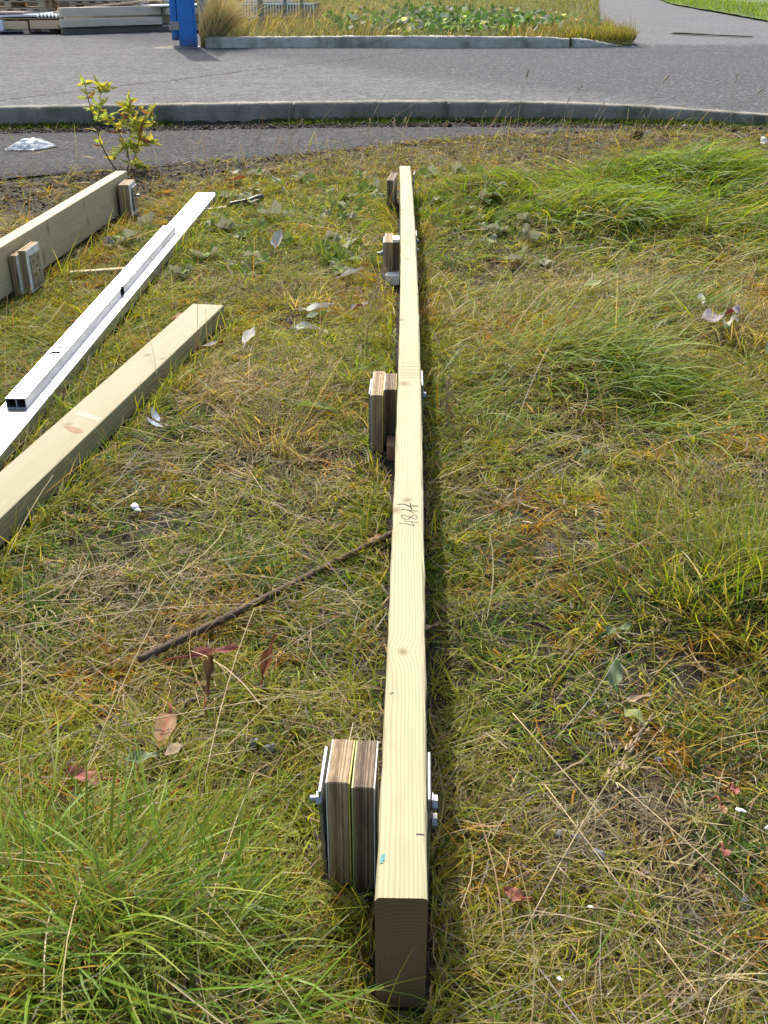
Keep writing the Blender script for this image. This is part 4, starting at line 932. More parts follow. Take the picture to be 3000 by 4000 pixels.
# named tussocks: (x, y, radius, count, length, width, mean azimuth or None, elevation range, bend range, colour names root / tip)
GRN = (['green', 'blue', 'olive'], ['blue', 'ygreen', 'green']); 
MIXD = (['green', 'olive', 'tan'], ['ygreen', 'blue', 'tan']); DRY = (['tan', 'olive', 'brown'], ['straw', 'tan', 'ygreen'])
TUSS = [(-.36, .72, .10, 1100, .20, .0026, None, (.3, 1.3), (-1.7, -.3), GRN), (-.26, .80, .09, 600, .17, .0024, None, (.3, 1.2), (-1.5, -.3), GRN), (-.20, .66, .10, 900, .19, .0026, None, (.2, 1.2), (-1.6, -.2), GRN),
        (-.46, .86, .09, 450, .17, .0022, None, (.3, 1.2), (-1.5, -.2), MIXD), (-.06, .58, .10, 500, .13, .0022, None, (.2, 1.1), (-1.5, -.2), GRN), (-.40, .60, .10, 800, .18, .0026, None, (.2, 1.2), (-1.5, -.2), GRN), (-.30, .92, .08, 260, .13, .0022, None, (.2, 1.1), (-1.4, -.2), MIXD),
        (.16, .66, .08, 350, .10, .0022, None, (.2, 1.0), (-1.2, 0), GRN), (.24, .72, .06, 180, .09, .0022, None, (.2, 1.1), (-1.0, 0), GRN), (.12, .9, .07, 200, .08, .002, None, (.2, 1.0), (-1.0, 0), MIXD),
        (.49, 1.50, .10, 700, .15, .0026, None, (.9, 1.45), (-.6, .2), MIXD), (.58, 1.42, .10, 700, .16, .0028, None, (.9, 1.45), (-.6, .2), MIXD), (.66, 1.52, .10, 600, .16, .0028, None, (.9, 1.45), (-.6, .2), MIXD), (.42, 1.44, .08, 350, .12, .0024, None, (.8, 1.4), (-.8, .1), MIXD),
        (.60, 1.62, .16, 600, .16, .0026, None, (.5, 1.4), (-1.0, 0), MIXD), (.75, 1.75, .2, 700, .16, .0028, None, (.4, 1.3), (-1.2, 0), MIXD),
        (1.30, 4.92, .28, 1500, .34, .0052, 1.9, (.5, 1.2), (-1.9, -.8), GRN), (1.05, 4.75, .25, 1000, .30, .005, -1.7, (.5, 1.2), (-1.9, -.8), GRN), (1.62, 4.75, .28, 1200, .34, .0052, 2.0, (.5, 1.2), (-1.8, -.8), GRN),
        (.80, 4.20, .25, 1100, .28, .0048, 2.2, (.4, 1.2), (-1.8, -.6), GRN), (1.2, 4.2, .28, 1100, .28, .0048, 2.4, (.4, 1.2), (-1.8, -.6), GRN), (1.6, 4.1, .3, 900, .28, .0048, 2.2, (.4, 1.2), (-1.8, -.6), MIXD), (.50, 4.62, .2, 600, .24, .0046, -2.0, (.4, 1.2), (-1.7, -.5), GRN), (.35, 4.25, .15, 400, .2, .004, None, (.4, 1.2), (-1.6, -.5), GRN),
        (.95, 3.7, .3, 700, .24, .0042, 2.4, (.3, 1.1), (-1.5, -.4), MIXD), (1.5, 3.5, .3, 700, .24, .0042, 2.2, (.3, 1.1), (-1.5, -.4), MIXD),
        (.50, 2.42, .14, 800, .26, .0032, 2.0, (.3, 1.0), (-1.3, -.5), GRN), (.38, 2.55, .12, 400, .24, .003, 1.2, (.3, 1.0), (-1.2, -.4), GRN), (.62, 2.68, .13, 420, .24, .0034, 1.1, (.3, 1.0), (-1.3, -.4), MIXD), (.80, 2.95, .14, 420, .24, .0036, 1.3, (.3, 1.0), (-1.3, -.4), GRN), (.70, 3.2, .14, 300, .24, .0036, 1.1, (.3, 1.0), (-1.3, -.4), DRY), (.30, 2.95, .18, 500, .24, .0034, .9, (.3, .9), (-1.2, -.3), MIXD),
        (.62, 2.2, .15, 600, .22, .003, 2.0, (.3, 1.0), (-1.2, -.3), GRN), (.22, 2.30, .12, 500, .20, .003, 1.3, (.3, 1.0), (-1.2, -.3), GRN), (.20, 2.02, .10, 400, .16, .0026, None, (.3, 1.1), (-1.2, -.3), GRN), (.95, 2.35, .2, 500, .2, .003, None, (.4, 1.2), (-1.3, -.3), MIXD), (1.05, 2.75, .15, 400, .16, .0032, None, (.8, 1.4), (-.5, .1), DRY),
        (-.05, 2.45, .08, 220, .16, .0028, None, (.5, 1.3), (-1.0, -.1), GRN), (-.12, 3.62, .07, 160, .15, .003, None, (.9, 1.4), (-.6, .1), GRN), (-.28, 3.15, .10, 260, .15, .003, None, (.5, 1.3), (-1.0, -.1), DRY),
        (-.24, 2.05, .06, 260, .17, .0018, None, (.8, 1.4), (-.6, .1), DRY), (-.30, 1.52, .07, 260, .11, .002, None, (.3, 1.2), (-1.0, -.1), GRN), (-.07, 2.05, .05, 160, .10, .0022, None, (.5, 1.3), (-.9, -.1), GRN), (-.16, 1.14, .05, 200, .08, .0019, None, (.4, 1.3), (-.9, -.1), GRN), (-.11, 1.02, .06, 220, .08, .0019, None, (.4, 1.3), (-.9, -.1), GRN),
        (-.95, 2.75, .18, 600, .18, .003, 1.6, (.2, .9), (-1.0, -.2), MIXD), (-1.05, 3.05, .12, 350, .16, .003, None, (.2, .9), (-1.0, -.2), GRN), (-1.0, 2.4, .2, 500, .16, .0028, None, (.2, 1.1), (-1.0, -.2), GRN), (-.55, 3.1, .15, 350, .15, .003, None, (.3, 1.1), (-1.0, -.2), MIXD), (-.45, 3.5, .2, 450, .17, .0034, None, (.3, 1.1), (-1.2, -.2), GRN),
        (-.35, 4.1, .25, 600, .17, .004, None, (.3, 1.1), (-1.2, -.2), GRN), (-.15, 4.5, .2, 400, .16, .004, None, (.3, 1.1), (-1.2, -.2), GRN), (.12, 4.55, .05, 220, .18, .004, None, (.5, 1.3), (-1.0, -.2), GRN), (.17, 4.35, .06, 220, .16, .004, None, (.5, 1.3), (-1.0, -.2), GRN), (.22, 3.7, .12, 350, .17, .0036, None, (.3, 1.0), (-1.2, -.3), GRN)]
for (tx, ty, tr, cnt, tl, tw, maz, els, bds, pal) in TUSS:
    TL_ = .60; els = (els[0]*.7, els[1]*.85); tr *= 1.3; tw *= 1.12; cnt = int(cnt*.78)
    if tx > .4 and 1.3 < ty < 1.9: ty -= .07; cnt = int(cnt*.62); tw *= .85
    rr = tr*np.sqrt(RNG.uniform(0, 1, cnt)); th_ = RNG.uniform(0, 6.283, cnt)
    rx = tx + rr*np.sin(th_); ry = ty + rr*np.cos(th_)
    az = th_ + RNG.normal(0, .7, cnt) if maz is None else maz + RNG.normal(0, .55, cnt)
    root = np.stack([rx, ry, hgt(rx, ry) - .003], -1)
    c0 = pick(cnt, pal[0], [3, 2, 2]); c1 = pick(cnt, pal[1], [3, 2, 1.5])
    blades('grass', root, az, RNG.uniform(*els, cnt), RNG.uniform(*bds, cnt), tl*TL_*RNG.lognormal(-.1, .32, cnt), tw*RNG.uniform(.55, 1.2, cnt), jit(c0), jit(c1), 5, RNG.normal(0, .35, cnt))

# blades standing along both sides of the timber
for (ax, ay, bx_, by_, side, cnt, tall) in ((.044, .70, .118, 4.62, 1, 520, .05), (-.012, .95, .065, 4.55, -1, 900, .05), (-.70, 1.45, -.45, 2.88, 1, 700, .05), (-.80, 1.75, -.565, 2.9, -1, 350, .045), (-.775, 1.95, -.73, 4.6, 1, 500, .05), (-.01, .665, .045, .66, 0, 220, .06), (-.06, .80, .0, .80, 0, 160, .05), (-1.10, 3.0, -1.05, 4.2, 1, 250, .05)):
    t = RNG.uniform(0, 1, cnt); off = np.abs(RNG.normal(0, .035, cnt)) + .004
    if side: rx = ax + (bx_-ax)*t + side*off; ry = ay + (by_-ay)*t + RNG.normal(0, .01, cnt)
    else: rx = ax + (bx_-ax)*t; ry = ay + (by_-ay)*t - off
    if (ax, side) == (.044, 1): rx = rx + .0125*4*t*(1-t)
    root = np.stack([rx, ry, hgt(rx, ry) - .003], -1); pc = pick(cnt, ['green', 'ygreen', 'olive', 'tan'], [3, 4, 2, 1.5])
    blades('grass', root, RNG.normal(1.57*side, 1.2, cnt) if side else RNG.normal(3.14, 1.0, cnt), RNG.uniform(.5, 1.35, cnt), RNG.uniform(-1.1, -.1, cnt), tall*RNG.lognormal(0, .35, cnt)*(1+.12*ry), .0019*(1+.15*ry)*RNG.uniform(.6, 1.3, cnt), jit(pc), jit(pick(cnt, ['ygreen', 'green', 'yellow', 'tan'], [4, 3, 1.5, 1.5])), 4, RNG.normal(0, .4, cnt))

# long thin straws over everything
n = 650; x, y = scatter(n, p=1.0, keep_bare=.85)
az = RNG.uniform(0, 6.283, n); mm = (x > .1) & (y > 1.8) & (y < 3.6); az[mm] = 1.0 + RNG.normal(0, .35, mm.sum())
root = np.stack([x, y, hgt(x, y) + RNG.uniform(.005, .05, n)], -1); c0 = jit(pick(n, ['tan', 'straw', 'grey', 'orange'], [4, 3, 2, .6]), .15)
blades('grass', root, az, RNG.uniform(-.05, .5, n), RNG.uniform(-.6, .0, n), RNG.gamma(5, .042, n), .0013*(1+.16*y)*RNG.uniform(.7, 1.2, n), c0, c0, 4, RNG.normal(0, .3, n), lift=.008, tipw=.5)
# fine upright stems with reddish tips near the asphalt edge and over the right half
n = 900; x, y = scatter(n, ymin=2.0, p=.4, keep_bare=.75)
root = np.stack([x, y, hgt(x, y)], -1); c0 = jit(pick(n, ['tan', 'red', 'olive'], [3, 1.5, 2]), .2); c1 = jit(pick(n, ['tan', 'straw', 'orange', 'red'], [3, 2, 1, 1]), .2)
blades('grass', root, RNG.normal(.9, .8, n), RNG.uniform(.8, 1.4, n), RNG.uniform(-.5, .1, n), RNG.gamma(5, .026, n), .0014*(1+.13*y)*RNG.uniform(.7, 1.2, n), c0, c1, 3, None, tipw=.7)
flush('grass', 'grass', 'matted yellow green grass, moss and dead straw covering the near verge', 'grass')

# far verge grass, behind the far kerb
def flat(z): return lambda x, y: np.full(np.shape(x), z)
def far_patch(n, xr, yr, inside, L, Wd, pal0, pal1, key='far_grass', az=None, z=.12, el=(.9, 1.45)):
    x = RNG.uniform(*xr, n); y = RNG.uniform(yr[0]**.5, yr[1]**.5, n)**2; ok = inside(x, y); x, y = x[ok], y[ok]; n = len(x)
    root = np.stack([x, y, np.full(n, z)], -1); a = RNG.uniform(0, 6.283, n) if az is None else RNG.normal(az, .6, n)
    blades(key, root, a, RNG.uniform(*el, n), RNG.uniform(-1.0, .1, n), L*RNG.lognormal(-.05, .35, n), Wd*RNG.uniform(.6, 1.3, n), jit(pick(n, *pal0)), jit(pick(n, *pal1)), 3, None, cull=False, ground=None)
inv = lambda x, y: (x > -2.25 + 0*y) & (x < PATH_L(y) + .03)
far_patch(15000, (-2.3, 6), (14.2, 33), lambda x, y: inv(x, y), .115, .008, (['olive', 'deep', 'brown', 'grey'], [4, 2, 2, 1]), (['tan', 'olive', 'straw', 'grey', 'green'], [1.5, 4, .6, 2.5, 3]))
far_patch(2600, (-2.2, .2), (14.3, 22), lambda x, y: inv(x, y), .26, .006, (['tan', 'olive', 'brown'], [3, 2, 1]), (['straw', 'tan', 'grey'], [2, 4, 2]), az=1.2)
far_patch(4500, (1.6, 4), (14.25, 18), lambda x, y: inv(x, y) & (x > 1.6), .12, .007, (['tan', 'olive', 'brown'], [2, 3, 2]), (['grey', 'tan', 'olive', 'red'], [3, 3, 3, .6]))
far_patch(3000, (2.3, 3.3), (14.2, 15.2), lambda x, y: inv(x, y), .12, .007, (['olive', 'green', 'brown'], [3, 2, 1]), (['olive', 'tan', 'ygreen'], [3, 2, 1]))
flush('far_grass', 'grass', 'tall yellow and tan grass on the bank behind the far kerb', 'grass')
far_patch(14000, (5.8, 10), (16, 36), lambda x, y: x > PATH_R(y) - .05, .10, .010, (['green', 'deep'], [3, 1]), (['green', 'ygreen'], [3, 2]), key='lawn_grass', z=.085, el=(.6, 1.4))
flush('lawn_grass', 'grass', 'short green lawn at the top right beyond the footpath', 'grass')
# big dry clump beside the gate post
n = 1500; th_ = RNG.uniform(0, 6.283, n); rr = .12*np.sqrt(RNG.uniform(0, 1, n)); x = -2.20 + rr*np.sin(th_); y = 14.32 + rr*np.cos(th_)
blades('clump', np.stack([x, y, np.full(n, .04)], -1), RNG.normal(1.45, .7, n), RNG.uniform(.8, 1.5, n), RNG.uniform(-.85, -.1, n), RNG.uniform(.40, .95, n), .006*RNG.uniform(.6, 1.3, n), jit(pick(n, ['straw', 'tan', 'yellow'], [3, 2, 1])), jit(pick(n, ['straw', 'straw'], [3, 2])*1.2), 5, RNG.normal(0, .2, n), cull=False, ground=None)
flush('clump', 'straw', 'tall pale dry grass clump leaning right beside the blue gate post', 'grass clump', 'dry_grass_clump', None)

# moss tips along the kerb foot
n = 9000; x = RNG.uniform(-2.9, 2.8, n); ty = RNG.uniform(0, 1, n)**1.3; y = KERB_Y(x) - .01 - .12*ty; ok = (RNG.uniform(0, 1, n) < sstep(.35, .6, nz(x, x*0, 2.0, 401, 3) + .22*sstep(-1.2, .4, x) - .12)); x, y, ty = x[ok], y[ok], ty[ok]; n = len(x)
blades('kerb_moss', np.stack([x, y, .024*(1-ty)], -1), RNG.uniform(0, 6.28, n), RNG.uniform(.3, 1.3, n), RNG.uniform(-.8, 0, n), RNG.uniform(.012, .035, n), np.full(n, .006), jit(np.tile(np.array([.03, .06, .006]), (n, 1)), .3), jit(np.tile(np.array([.10, .15, .015]), (n, 1)), .3), 2, None, cull=False, ground=None)
flush('kerb_moss', 'grass', 'bright green moss growing along the foot of the near kerb', 'moss')

# ------------------------------------------------------------------ soil crumbs and gravel (stuff)
def crumbs(key, n, x, y, size, cols, z=None, mat='grass'):
    oc = np.array([(1,0,0),(0,1,0),(-1,0,0),(0,-1,0),(0,0,.8),(0,0,-.6)], float); tri = np.array([(0,1,4),(1,2,4),(2,3,4),(3,0,4),(1,0,5),(2,1,5),(3,2,5),(0,3,5)])
    s = size[:, None, None]; V = oc[None]*s*RNG.uniform(.55, 1.35, (n, 6, 3)); a = RNG.uniform(0, 6.28, n); ca, sa = np.cos(a)[:, None], np.sin(a)[:, None]
    V = np.stack([V[..., 0]*ca - V[..., 1]*sa, V[..., 0]*sa + V[..., 1]*ca, V[..., 2]], -1)
    zz = hgt(x, y) if z is None else z
    V += np.stack([x, y, zz + size*.3], -1)[:, None]
    q = tri[None] + (np.arange(n)*6)[:, None, None]; col = np.repeat(cols, 6, axis=0)
    return np_mesh(key, V.reshape(-1, 3), q.reshape(-1, 3), col, smooth=False)
k = NT('crumb'); a_ = k.n('ShaderNodeAttribute', attribute_name='col'); k.pbr(a_.outputs['Color'], .9, spec=.15); M['crumb'] = k.m
xs_ = RNG.uniform(-2.9, 2.9, 60000); ys_ = RNG.uniform(2.5, 7.2, 60000)
wgt = bare(xs_, ys_)*(1 - .93*sstep(-.02, .2, ys_ - ASPH_Y(xs_))) ; ok = (RNG.uniform(0, 1, 60000) < wgt*.8 + .03*(ys_ < ASPH_Y(xs_))) & (ys_ < KERB_Y(xs_) - .03) & ~in_foot(xs_, ys_, 0*xs_, .01)
xs_, ys_ = xs_[ok], ys_[ok]; n = len(xs_); cols = jit(pick(n, ['brown', 'grey', 'deep'], [5, 2, .3])*RNG.uniform(.25, .9, (n, 1)), .3)
tag(link('soil_crumbs', crumbs('soil_crumbs', n, xs_, ys_, RNG.gamma(1.6, .0022, n) + .0015, cols), M['crumb']), 'dark soil crumbs and grit scattered on the bare strip', 'soil', kind='stuff')
n = 5000; xs_ = RNG.uniform(-2.9, 2.6, n); ys_ = KERB_Y(xs_) - .12 - .16*RNG.uniform(0, 1, n)**1.2
tag(link('gutter_gravel', crumbs('gutter_gravel', n, xs_, ys_, RNG.gamma(1.8, .0024, n) + .0015, jit(pick(n, ['brown', 'grey'], [4, 2])*RNG.uniform(.2, .8, (n, 1)), .3), np.full(n, .004)), M['crumb']), 'dark grit lying in front of the near kerb', 'gravel', kind='stuff')

# ------------------------------------------------------------------ leaves
def oval_leaf(L, Wd, fold, curl, twist, seed, wav=.0, nu=12, nv=7, tipp=1.0):
    r_ = np.random.default_rng(seed)
    u, v = np.meshgrid(np.linspace(0, 1, nu), np.linspace(-1, 1, nv), indexing='ij')
    w = Wd*.5*np.sin(np.pi*np.clip(u, 0, 1)**.8)**.75*(1 - .25*u*tipp) + .0008
    x = v*w*np.cos(fold*np.abs(v)); z = np.abs(v)*w*np.sin(fold) + wav*np.sin(9*u + 2*v + seed)*np.abs(v)
    a = curl*u; y = L*np.where(np.abs(curl) < .05, u, np.sin(a)/(curl + 1e-9)); z2 = L*np.where(np.abs(curl) < .05, 0*u, (1-np.cos(a))/(curl + 1e-9))
    t = twist*u; X = x*np.cos(t) - z*np.sin(t); Z = x*np.sin(t) + z*np.cos(t)
    return grid_mesh('leaf', np.stack([X, y, Z + z2 + .004], -1).reshape(-1, 3), nu, nv)
def round_leaf(Rd, cup, seed, wav=.012, n=36):
    r_ = np.random.default_rng(seed); V = [(0, 0, 0)]; ph = r_.uniform(0, 6.28, 4)
    for ring in (.35, .7, 1.0):
        for i in range(n):
            a = 2*math.pi*i/n - math.pi/2; notch = 1 - .55*math.exp(-((((a + math.pi/2 + math.pi) % (2*math.pi)) - math.pi)/.28)**2)
            t = 1 + (.07*(1 if i % 3 == 0 else -.4) if ring == 1 else 0); rr = Rd*ring*notch*t*(1 + .07*math.sin(3*a + ph[0]))
            z = cup*Rd*ring**2 + wav*ring*math.sin(2*a + ph[1]) + wav*.8*ring*math.sin(5*a + ph[2])
            V.append((rr*math.cos(a), rr*math.sin(a) + Rd*.25, z))
    F = []
    bm = bmesh.new(); vs = [bm.verts.new(p) for p in V]
    for i in range(n): bm.faces.new((vs[0], vs[1+i], vs[1+(i+1) % n]))
    for r2 in range(2):
        for i in range(n): a, b_ = 1 + r2*n + i, 1 + r2*n + (i+1) % n; bm.faces.new((vs[a], vs[a+n], vs[b_+n], vs[b_]))
    me = bpy.data.meshes.new('leaf'); bm.to_mesh(me); bm.free(); me.polygons.foreach_set('use_smooth', np.ones(len(me.polygons), dtype=bool)); return me
LM = {'red': leafmat('red_dock_leaf', (.33, .10, .07), (.42, .18, .14), (.28, .06, .05)), 'rust': leafmat('rusty_leaf', (.26, .085, .03), (.30, .12, .05), (.2, .05, .02)),
      'brown': leafmat('brown_leaf', (.13, .065, .035), (.16, .09, .05), (.09, .04, .02)), 'redgreen': leafmat('red_green_leaf', (.36, .24, .10), (.42, .26, .14), (.35, .08, .06), blot=(.42, .10, .07)),
      'green': leafmat('green_leaf', (.09, .19, .04), (.22, .28, .15), (.14, .2, .08)), 'lime': leafmat('yellow_green_leaf', (.26, .33, .06), (.30, .34, .14), (.3, .3, .1)),
      'white': leafmat('grey_white_leaf', (.47, .47, .40), (.52, .52, .46), (.40, .38, .3), .2), 'colt': leafmat('coltsfoot_leaf', (.25, .31, .05), (.37, .37, .25), (.2, .28, .12), .28, blot=(.20, .27, .08)),
      'tan': leafmat('tan_leaf', (.40, .30, .18), (.42, .33, .22), (.3, .2, .1)), 'maroon': leafmat('maroon_leaf', (.14, .03, .035), (.40, .36, .36), (.2, .05, .05)),
      'yellow': leafmat('yellow_sapling_leaf', (.58, .55, .05), (.55, .54, .10), (.4, .3, .05), .5, blot=(.40, .28, .03)), 'slime': leafmat('lime_sapling_leaf', (.38, .50, .05), (.42, .5, .12), (.3, .3, .1), .5), 'sred': leafmat('red_edge_leaf', (.40, .17, .04), (.4, .2, .08), (.3, .1, .03), .4)}
def gz(x, y): return float(hgt(np.array([x]), np.array([y]))[0])
def dock(name, x, y, az, L, Wd, mat, label, fold=.35, curl=.4, twist=.4, lift=.03, pitch=0.0, roll=0.0, stalk=.4, seed=1, wav=.002):
    L *= .88; Wd *= .88; lift *= .7; wav += (.0025 if L > .04 else .0)
    me = oval_leaf(L, Wd, fold, curl, twist, seed, wav); o = link(name, me, LM[mat], None, (x, y, gz(x, y) + lift), (R(pitch), R(roll), -R(az)))
    if stalk:
        bm = bmesh.new(); bm_tube(bm, [(0, .003, .004), (.004, -L*stalk*.5, .006), (.012, -L*stalk, -.012)], [.0016, .0014, .0010], 5); from_bm('leaf_stalk', bm, LM['red'] if mat in ('red', 'redgreen', 'brown', 'maroon') else LM[mat], o, smooth=True)
    return tag(o, label, 'leaf')
dock('dock_leaf', -.285, 1.243, 84, .085, .024, 'red', 'red pink folded dock leaf lying below the rusty steel rod end', fold=.7, stalk=.75, seed=2, roll=20)
dock('dock_leaf', -.245, 1.135, 10, .075, .022, 'brown', 'dark brown shrivelled dock leaf curled upright below the red pink dock leaf', fold=.9, curl=1.4, twist=1.2, stalk=.4, seed=3, wav=.006, pitch=10)
dock('dock_leaf', -.288, 1.112, 184, .082, .033, 'redgreen', 'broad dock leaf half red half green with red midrib, left of the nearest blocks', fold=.25, curl=-.2, stalk=.4, seed=4)
dock('dock_leaf', -.345, .970, 282, .058, .024, 'red', 'short bright red leaf lying above the big green tussock at lower left', fold=.3, curl=.3, stalk=.6, seed=5)
dock('dock_leaf', -.172, 1.19, 20, .075, .022, 'rust', 'rusty orange leaf standing upright in the moss left of the long beam', fold=.7, curl=.2, stalk=.5, pitch=35, seed=6, lift=.02)
dock('dock_leaf', -.285, 1.02, 240, .055, .022, 'green', 'dull green leaf lying below the red and green dock leaf', stalk=.3, seed=7)
dock('dock_leaf', -.262, 1.045, 200, .045, .018, 'tan', 'small tan leaf beside the dull green leaf at lower left', stalk=.2, seed=8)
dock('dock_leaf', -.39, .93, 110, .05, .016, 'brown', 'brown withered leaf at the left edge above the green tussock', fold=.8, wav=.005, seed=9, stalk=.3)
dock('dock_leaf', -.20, 2.165, 84, .115, .04, 'lime', 'pale yellow green curled leaf lying left of the second pair of blocks', fold=.8, curl=-.4, stalk=.3, seed=10, wav=.004)
dock('dock_leaf', -.368, 2.63, 10, .11, .045, 'white', 'cream coloured withered leaf right of the flat plank end', fold=.5, curl=.5, stalk=.5, seed=11)
dock('dock_leaf', -.25, 2.955, 95, .12, .06, 'white', 'large grey white leaf lying right of the flat plank end', fold=.3, curl=.4, stalk=.2, seed=12, wav=.006)
dock('dock_leaf', -.225, 2.87, 70, .09, .05, 'green', 'green leaf tucked under the large grey white leaf', fold=.4, seed=13, stalk=.2)
dock('dock_leaf', -.25, 2.79, 100, .13, .045, 'white', 'long pale leaf below the green leaf right of the flat plank', fold=.4, curl=-.3, seed=14, wav=.006, stalk=.1)
dock('dock_leaf', -.10, 2.98, 80, .07, .04, 'maroon', 'dull maroon leaf between the large grey white leaf and the long beam', seed=15, stalk=.3)
dock('dock_leaf', -.39, 3.72, 20, .09, .07, 'white', 'upturned white leaf in the grass left of the white battens', fold=.5, curl=.9, seed=16, pitch=20)
dock('dock_leaf', -.14, 3.34, 55, .10, .05, 'white', 'white folded leaf close to the white batten of the long beam', fold=.7, curl=.3, seed=17)
dock('dock_leaf', .318, 1.15, 8, .05, .026, 'green', 'upright green oval leaf of the rosette right of the long beam', fold=.3, curl=.3, pitch=25, seed=18, stalk=.5)
dock('dock_leaf', .322, 1.10, 155, .05, .024, 'lime', 'pale green oval leaf of the rosette lying towards the camera', fold=.3, curl=.2, seed=19, stalk=.5)
dock('dock_leaf', .325, 1.115, 80, .045, .014, 'tan', 'narrow brownish leaf of the rosette pointing right', fold=.5, seed=20, stalk=.3)
dock('dock_leaf', .325, 1.27, 80, .05, .02, 'green', 'grey green leaf in the grass above the rosette at right', fold=.3, seed=21, stalk=.3)
dock('dock_leaf', .15, .79, 300, .028, .018, 'red', 'small coral red leaf in orange grass near the beam front end', seed=22, stalk=.5)
dock('dock_leaf', .425, .955, 200, .020, .014, 'red', 'tiny red leaf at the right edge above the white shells', seed=23, stalk=.3)
dock('dock_leaf', .40, .925, 190, .025, .012, 'redgreen', 'tiny pinkish leaf on a stalk below the tiny red leaf at right', seed=24, stalk=.9)
dock('dock_leaf', .385, .858, 200, .018, .015, 'red', 'round dusky red leaf over the bare patch at lower right', seed=25, stalk=.4)
dock('dock_leaf', .86, 2.72, 75, .13, .085, 'maroon', 'large maroon leaf at the right edge in the mid grass', fold=.3, wav=.01, seed=26, stalk=.1, lift=.05)
dock('dock_leaf', .90, 2.66, 60, .06, .04, 'white', 'pale pinkish withered leaf on the large maroon leaf', fold=.4, wav=.008, seed=27, stalk=0, lift=.075)
dock('dock_leaf', .91, 2.9, 10, .07, .03, 'white', 'grey leaf standing above the large maroon leaf', fold=.4, curl=.4, pitch=6, seed=28, stalk=.2, lift=.03)
dock('dock_leaf', .98, 2.45, 20, .12, .09, 'green', 'broad green leaf at the right edge below the maroon leaf', fold=.3, pitch=25, seed=29, stalk=.3, lift=.05)
dock('dock_leaf', .88, 1.98, 70, .09, .05, 'white', 'grey curled dead leaf at the right edge of the mid grass', fold=.6, wav=.008, seed=30, stalk=.1)
dock('dock_leaf', .60, 3.05, 60, .10, .06, 'lime', 'yellow leaf lying in the swept grass right of the beam', fold=.3, seed=31, stalk=.2, lift=.05)
dock('dock_leaf', .40, 1.93, 85, .05, .025, 'green', 'pale green clover like leaf right of the long beam', seed=32, stalk=.3)
dock('dock_leaf', .06, 1.30, 70, .03, .012, 'tan', 'small pinkish tan leaf right of the long beam', seed=33, stalk=.4)
dock('dock_leaf', -.03, 1.585, 60, .035, .014, 'redgreen', 'pink leaf at the top end of the rusty steel rod', seed=34, stalk=.2, lift=.02)
dock('dock_leaf', -.51, 2.62, 80, .10, .06, 'maroon', 'dark reddish leaf half under the flat plank', seed=35, stalk=0, lift=.01)
dock('dock_leaf', -.62, 2.86, 75, .09, .06, 'redgreen', 'faded reddish leaf between the flat plank and the aluminium bar', seed=36, stalk=0)
dock('dock_leaf', -.75, 5.05, 95, .12, .08, 'rust', 'large orange red leaf on the bare soil beyond the knife', seed=37, stalk=.2)
dock('dock_leaf', -.64, 5.25, 80, .16, .05, 'tan', 'long brownish leaf near the asphalt edge beyond the aluminium bar', seed=38, stalk=.1)
dock('dock_leaf', -.72, 5.12, 20, .07, .06, 'colt', 'green and yellow leaf on top of the large orange red leaf', seed=39, stalk=.2, lift=.05)

# coltsfoot leaves scattered beyond the blocks: alike, one object each
shapes = [round_leaf(.045, .25, 50+i, .012) for i in range(5)]
for me in shapes: me.materials.append(LM['colt'])
spots = []
rs = np.random.default_rng(77)
for _ in range(64): spots.append((rs.uniform(-.72, -.02), rs.uniform(3.35, 5.25)))
for _ in range(12): spots.append((rs.normal(.40, .10), rs.normal(5.2, .12)))
for _ in range(18): spots.append((rs.uniform(.16, .55), rs.uniform(3.5, 4.6)))
for _ in range(7): spots.append((rs.uniform(-.98, -.80), rs.uniform(3.6, 4.2)))
for i, (x, y) in enumerate(spots):
    if in_foot(np.array([x]), np.array([y]), np.array([.01]), .035)[0]: continue
    o = bpy.data.objects.new('coltsfoot_leaf', shapes[i % 5]); COL.objects.link(o)
    s_ = rs.uniform(.5, 1.15); o.scale = (s_, s_, s_); flip = math.pi if rs.uniform() < .4 else 0
    o.location = (x, y, gz(x, y) + rs.uniform(.012, .042)); o.rotation_euler = (flip + rs.normal(0, .45), rs.normal(0, .45), rs.uniform(0, 6.28))
    where = 'between the edge board and the aluminium bar' if x < -.78 else ('right of the long beam' if x > .1 and y < 4.8 else ('near the asphalt right of the beam far end' if x > .1 else ('in the far leaf patch beyond the knife' if y > 4.5 else ('left of the beam near its white battens' if y < 3.9 else 'left of the beam far end'))))
    size = 'small' if s_ < .72 else ('large' if s_ > .95 else 'mid-sized')
    tag(o, size + (' coltsfoot leaf showing its whitish underside, ' if flip else ' green coltsfoot leaf, ') + where, 'leaf', 'coltsfoot leaves scattered near the far end of the long beam')
# far coltsfoot patch: reads as one mass
bmv, bmq, cc = [], [], []; n = 1500
xx = RNG.normal(.9, .95, n); yy = 14.6 + RNG.gamma(2.2, 1.3, n); ok = (xx > -.9 + .2*(yy-15)*0) & (xx < 3.0); xx, yy = xx[ok], yy[ok]; n = len(xx)
ring = np.array([(math.cos(a), math.sin(a)) for a in np.linspace(0, 2*np.pi, 9)[:-1]])
rad = RNG.uniform(.024, .046, n); tl = RNG.normal(0, .5, (n, 2)); zc = .12 + RNG.uniform(.05, .20, n)
V = np.zeros((n, 9, 3)); V[:, 0] = np.stack([xx, yy, zc - .02], -1); V[:, 1:, 0] = xx[:, None] + rad[:, None]*ring[None, :, 0]*RNG.uniform(.85, 1.15, (n, 8)); V[:, 1:, 1] = yy[:, None] + rad[:, None]*ring[None, :, 1]
V[:, 1:, 2] = zc[:, None] + rad[:, None]*(ring[None, :, 0]*tl[:, :1] + ring[None, :, 1]*(tl[:, 1:] + .5))
